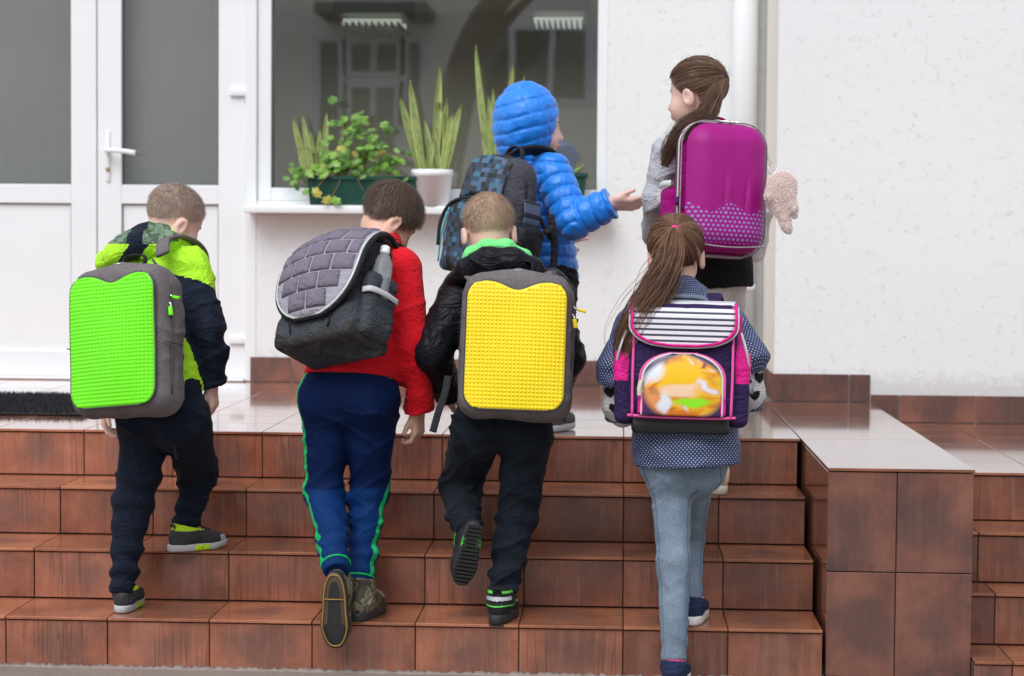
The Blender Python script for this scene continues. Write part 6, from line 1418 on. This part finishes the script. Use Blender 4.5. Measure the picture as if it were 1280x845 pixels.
for cx, cy, sx_, sy_, n in clumps:
    for i in range(n):
        px, py = rnd.gauss(cx, sx_*.5), rnd.gauss(cy, sy_*.5); yy = WY-.085+rnd.uniform(-.075, .055); p0 = PX(px, min(py, 226), yy)
        leaf_at(IM if rnd.random() > .05 or py < 180 else IMY, p0, rnd.uniform(.019, .036), ivy, (rnd.gauss(0, .45), -.8, rnd.gauss(.45, .4)))
for px, py in ((505, 200), (513, 190), (497, 214), (372, 232), (380, 238), (366, 226)): leaf_at(IM, PX(px, py, WY-.16), .024, ivy, (rnd.gauss(0, .4), -.9, .3))
for px, py, m_ in ((408, 246, IMY), (421, 247, IM), (399, 238, IMY)): leaf_at(m_, PX(px, py, WY-.165), .034, ivy, (rnd.gauss(0, .3), -1, .15))
root = PX(440, 222, WY-.08)
for ex, ey, lift in ((352, 190, 20), (372, 230, 12), (508, 198, 18), (414, 246, 10), (446, 140, 0), (428, 150, 0), (470, 160, 4), (400, 176, 6), (392, 240, 14), (455, 240, 10)):
    e = PX(ex, ey, WY-.16 if ey > 185 else WY-.09); m_ = lerp(root, e, .55)+V(0, -.03, lift*.003); a, f = sweep(spline([root+V(rnd.uniform(-.08, .08), 0, 0), m_, e], 6), .0020, 5); meshobj('stem', a, f, STEM, ivy)
N = NT('snake_plant_leaf'); u3, t3, _ = sepx(N, N.attr('uvw')); band = N.noise(N.mapping(N.attr('uvw'), scale=(2, 22, 1)), 1.0, 3, .6, .6); c = N.mix(N.ramp(band, [(.42, 0.0), (.58, 1.0)]), (.30, .38, .13), (.15, .25, .08)); ed = N.ramp(N.math('ABSOLUTE', N.math('SUBTRACT', u3, .5)), [(.34, 0.0), (.42, 1.0)]); N.base(N.mix(ed, c, (.50, .52, .17)), .4); SNAKE = N.m
def blade(parent, b, tip, wd, bend=0.0, tw=0.0):
    b, tip = np.asarray(b), np.asarray(tip); nu, nv = 5, 12; L = np.linalg.norm(tip-b); up = (tip-b)/L; sd_ = unit(np.cross(up, [math.sin(tw), -math.cos(tw), 0])); nn = np.cross(sd_, up); vs, uv = [], []
    for k in (1, -1):
        for i in range(nu):
            for j in range(nv):
                t = j/(nv-1); u = i/(nu-1); ww = wd*(.55+.9*t*(1-t)*1.6)*math.sqrt(max(0, 1-t**5)) if t < 1 else .0005; a = (u-.5)*2
                vs.append(b+up*L*t+sd_*ww*.5*a+nn*(.25*wd*a*a+.0022*k*(1-abs(a))+bend*math.sin(math.pi*t))+sd_*bend*.6*t*t); uv.append((u, t*L, 0))
    N_ = nu*nv; I = lambda i, j, k: k*N_+i*nv+j; fs = []
    for i in range(nu-1):
        for j in range(nv-1): fs += [(I(i, j, 0), I(i+1, j, 0), I(i+1, j+1, 0), I(i, j+1, 0)), (I(i, j, 1), I(i, j+1, 1), I(i+1, j+1, 1), I(i+1, j, 1))]
    meshobj('leaf', vs, fs, SNAKE, parent, attrs={'uvw': uv})
PY_ = WY-.085
def pot(px0, px1, pyt, y, label, base_k=.8):
    a, b = PX(px0, pyt, y), PX(px1, pyt, y); c = V((a[0]+b[0])/2, y, SILLZ); r_ = (b[0]-a[0])/2; hh = a[2]-SILLZ; o = empty('flower_pot', c, label, 'pot'); k = r_
    vs, fs = lathe([(.001, k*.76), (hh*.80, k*.94), (hh*.81, k), (hh, k), (hh, k*.93), (hh*.88, k*.92)], c, V(0, 0, 1), 32); meshobj('pot_wall', vs, fs, M_PVC, o); vs, fs = lathe([(hh*.86, k*.925), (hh*.885, k*.92)], c, V(0, 0, 1), 24); meshobj('soil', vs, fs, SOIL, o); return c, hh
c, hh = pot(514, 567, 212, PY_, 'white round flower pot on the sill beside the trough')
sp_ = empty('snake_plant', c+V(0, 0, hh*.88), 'pale variegated snake plant in the white pot on the sill', 'plant')
for bx, tx, tyy, wd, bn in ((528, 500, 120, .040, -.006), (531, 513, 100, .046, .004), (536, 520, 136, .036, 0), (540, 528, 150, .034, .01), (543, 548, 84, .040, .006), (546, 552, 128, .052, -.01), (549, 541, 160, .034, 0), (552, 560, 124, .046, .004), (554, 567, 140, .040, 0), (557, 577, 130, .042, .004), (534, 540, 175, .03, .01), (550, 566, 172, .03, -.006)):
    yy = PY_+rnd.uniform(-.035, .03); blade(sp_, V(PX(bx, 214, PY_)[0], yy, SILLZ+hh*.84), PX(tx, tyy, yy+rnd.uniform(-.02, .02)), wd, bn, rnd.uniform(-.7, .7))
c, hh = pot(598, 648, 214, PY_, 'white flower pot hidden behind the hooded boy')
s2 = empty('snake_plant', c+V(0, 0, hh*.88), 'tall sparse snake plant rising behind the blue hood', 'plant')
for bx, tx, tyy, wd, bn in ((614, 594, 56, .036, .008), (618, 610, 120, .034, 0), (630, 641, 78, .036, 0), (634, 655, 92, .022, .004), (622, 617, 110, .03, 0), (616, 604, 165, .034, -.006), (626, 632, 140, .034, 0)):
    yy = PY_+rnd.uniform(-.03, .03); blade(s2, V(PX(bx, 214, PY_)[0], yy, SILLZ+hh*.84), PX(tx, tyy, yy), wd, bn, rnd.uniform(-.5, .5))
s3 = empty('snake_plant', PX(400, 222, WY-.05), 'pale snake plant leaves behind the ivy in the long trough', 'plant')
for bx, tx, tyy, wd, bn in ((388, 366, 146, .034, .004), (392, 378, 142, .030, 0), (398, 400, 160, .028, .003), (404, 408, 138, .030, 0), (396, 388, 162, .03, 0), (430, 432, 142, .034, 0), (382, 372, 170, .026, 0)):
    yy = WY-.045+rnd.uniform(-.02, .015); blade(s3, V(PX(bx, 222, yy)[0], yy, tz1-.03), PX(tx, tyy, yy), wd, bn, rnd.uniform(-.5, .5))
s4 = empty('seedling', PX(722, 218, WY-.08), 'tiny green seedling in the short planter', 'plant')
for i in range(7): leaf_at(IM, PX(rnd.uniform(712, 730), rnd.uniform(206, 216), WY-.10+rnd.uniform(-.03, .03)), rnd.uniform(.010, .016), s4, (rnd.gauss(0, .5), -.5, .8))
a, f = sweep([PX(720, 222, WY-.09), PX(722, 208, WY-.10)], .002, 5); meshobj('stem', a, f, STEM, s4)
# doormat: ribbed rubber-backed brush mat
ma, mb = PZ(-30, 518, PORCH), PZ(106, 497, PORCH); y0, y1 = float(ma[1]), float(mb[1]); x1 = float(PZ(106, 518, PORCH)[0]); x0 = -3.0
mat_ = empty('doormat', ((x0+x1)/2, (y0+y1)/2, PORCH), 'black coarse brush doormat lying before the white door', 'doormat'); MATM = plain('black_brush', (.020, .021, .024), .85, .5, 120, .8)
box('backing', (x0, y0, PORCH+.001), (x1, y1, PORCH+.008), MATM, mat_, .002)
vs, fs = [], []; r2 = np.random.default_rng(3); n = 15000; px_ = x0+(x1-x0)*r2.random(n); py_ = y0+(y1-y0)*r2.random(n); hgt = .012+.010*r2.random(n); an = r2.random(n)*6.283
bx_ = np.stack([px_, py_, np.full(n, PORCH+.007)], 1); sdx = np.stack([np.cos(an), np.sin(an), 0*an], 1)*.004; tip = bx_+np.stack([r2.normal(0, .004, n), r2.normal(0, .004, n), hgt], 1)
vs = np.concatenate([bx_-sdx, bx_+sdx, tip]); i = np.arange(n); tag(meshobj('bristles', vs, np.stack([i, i+n, i+2*n], 1), MATM, mat_, smooth=False), kind='stuff')
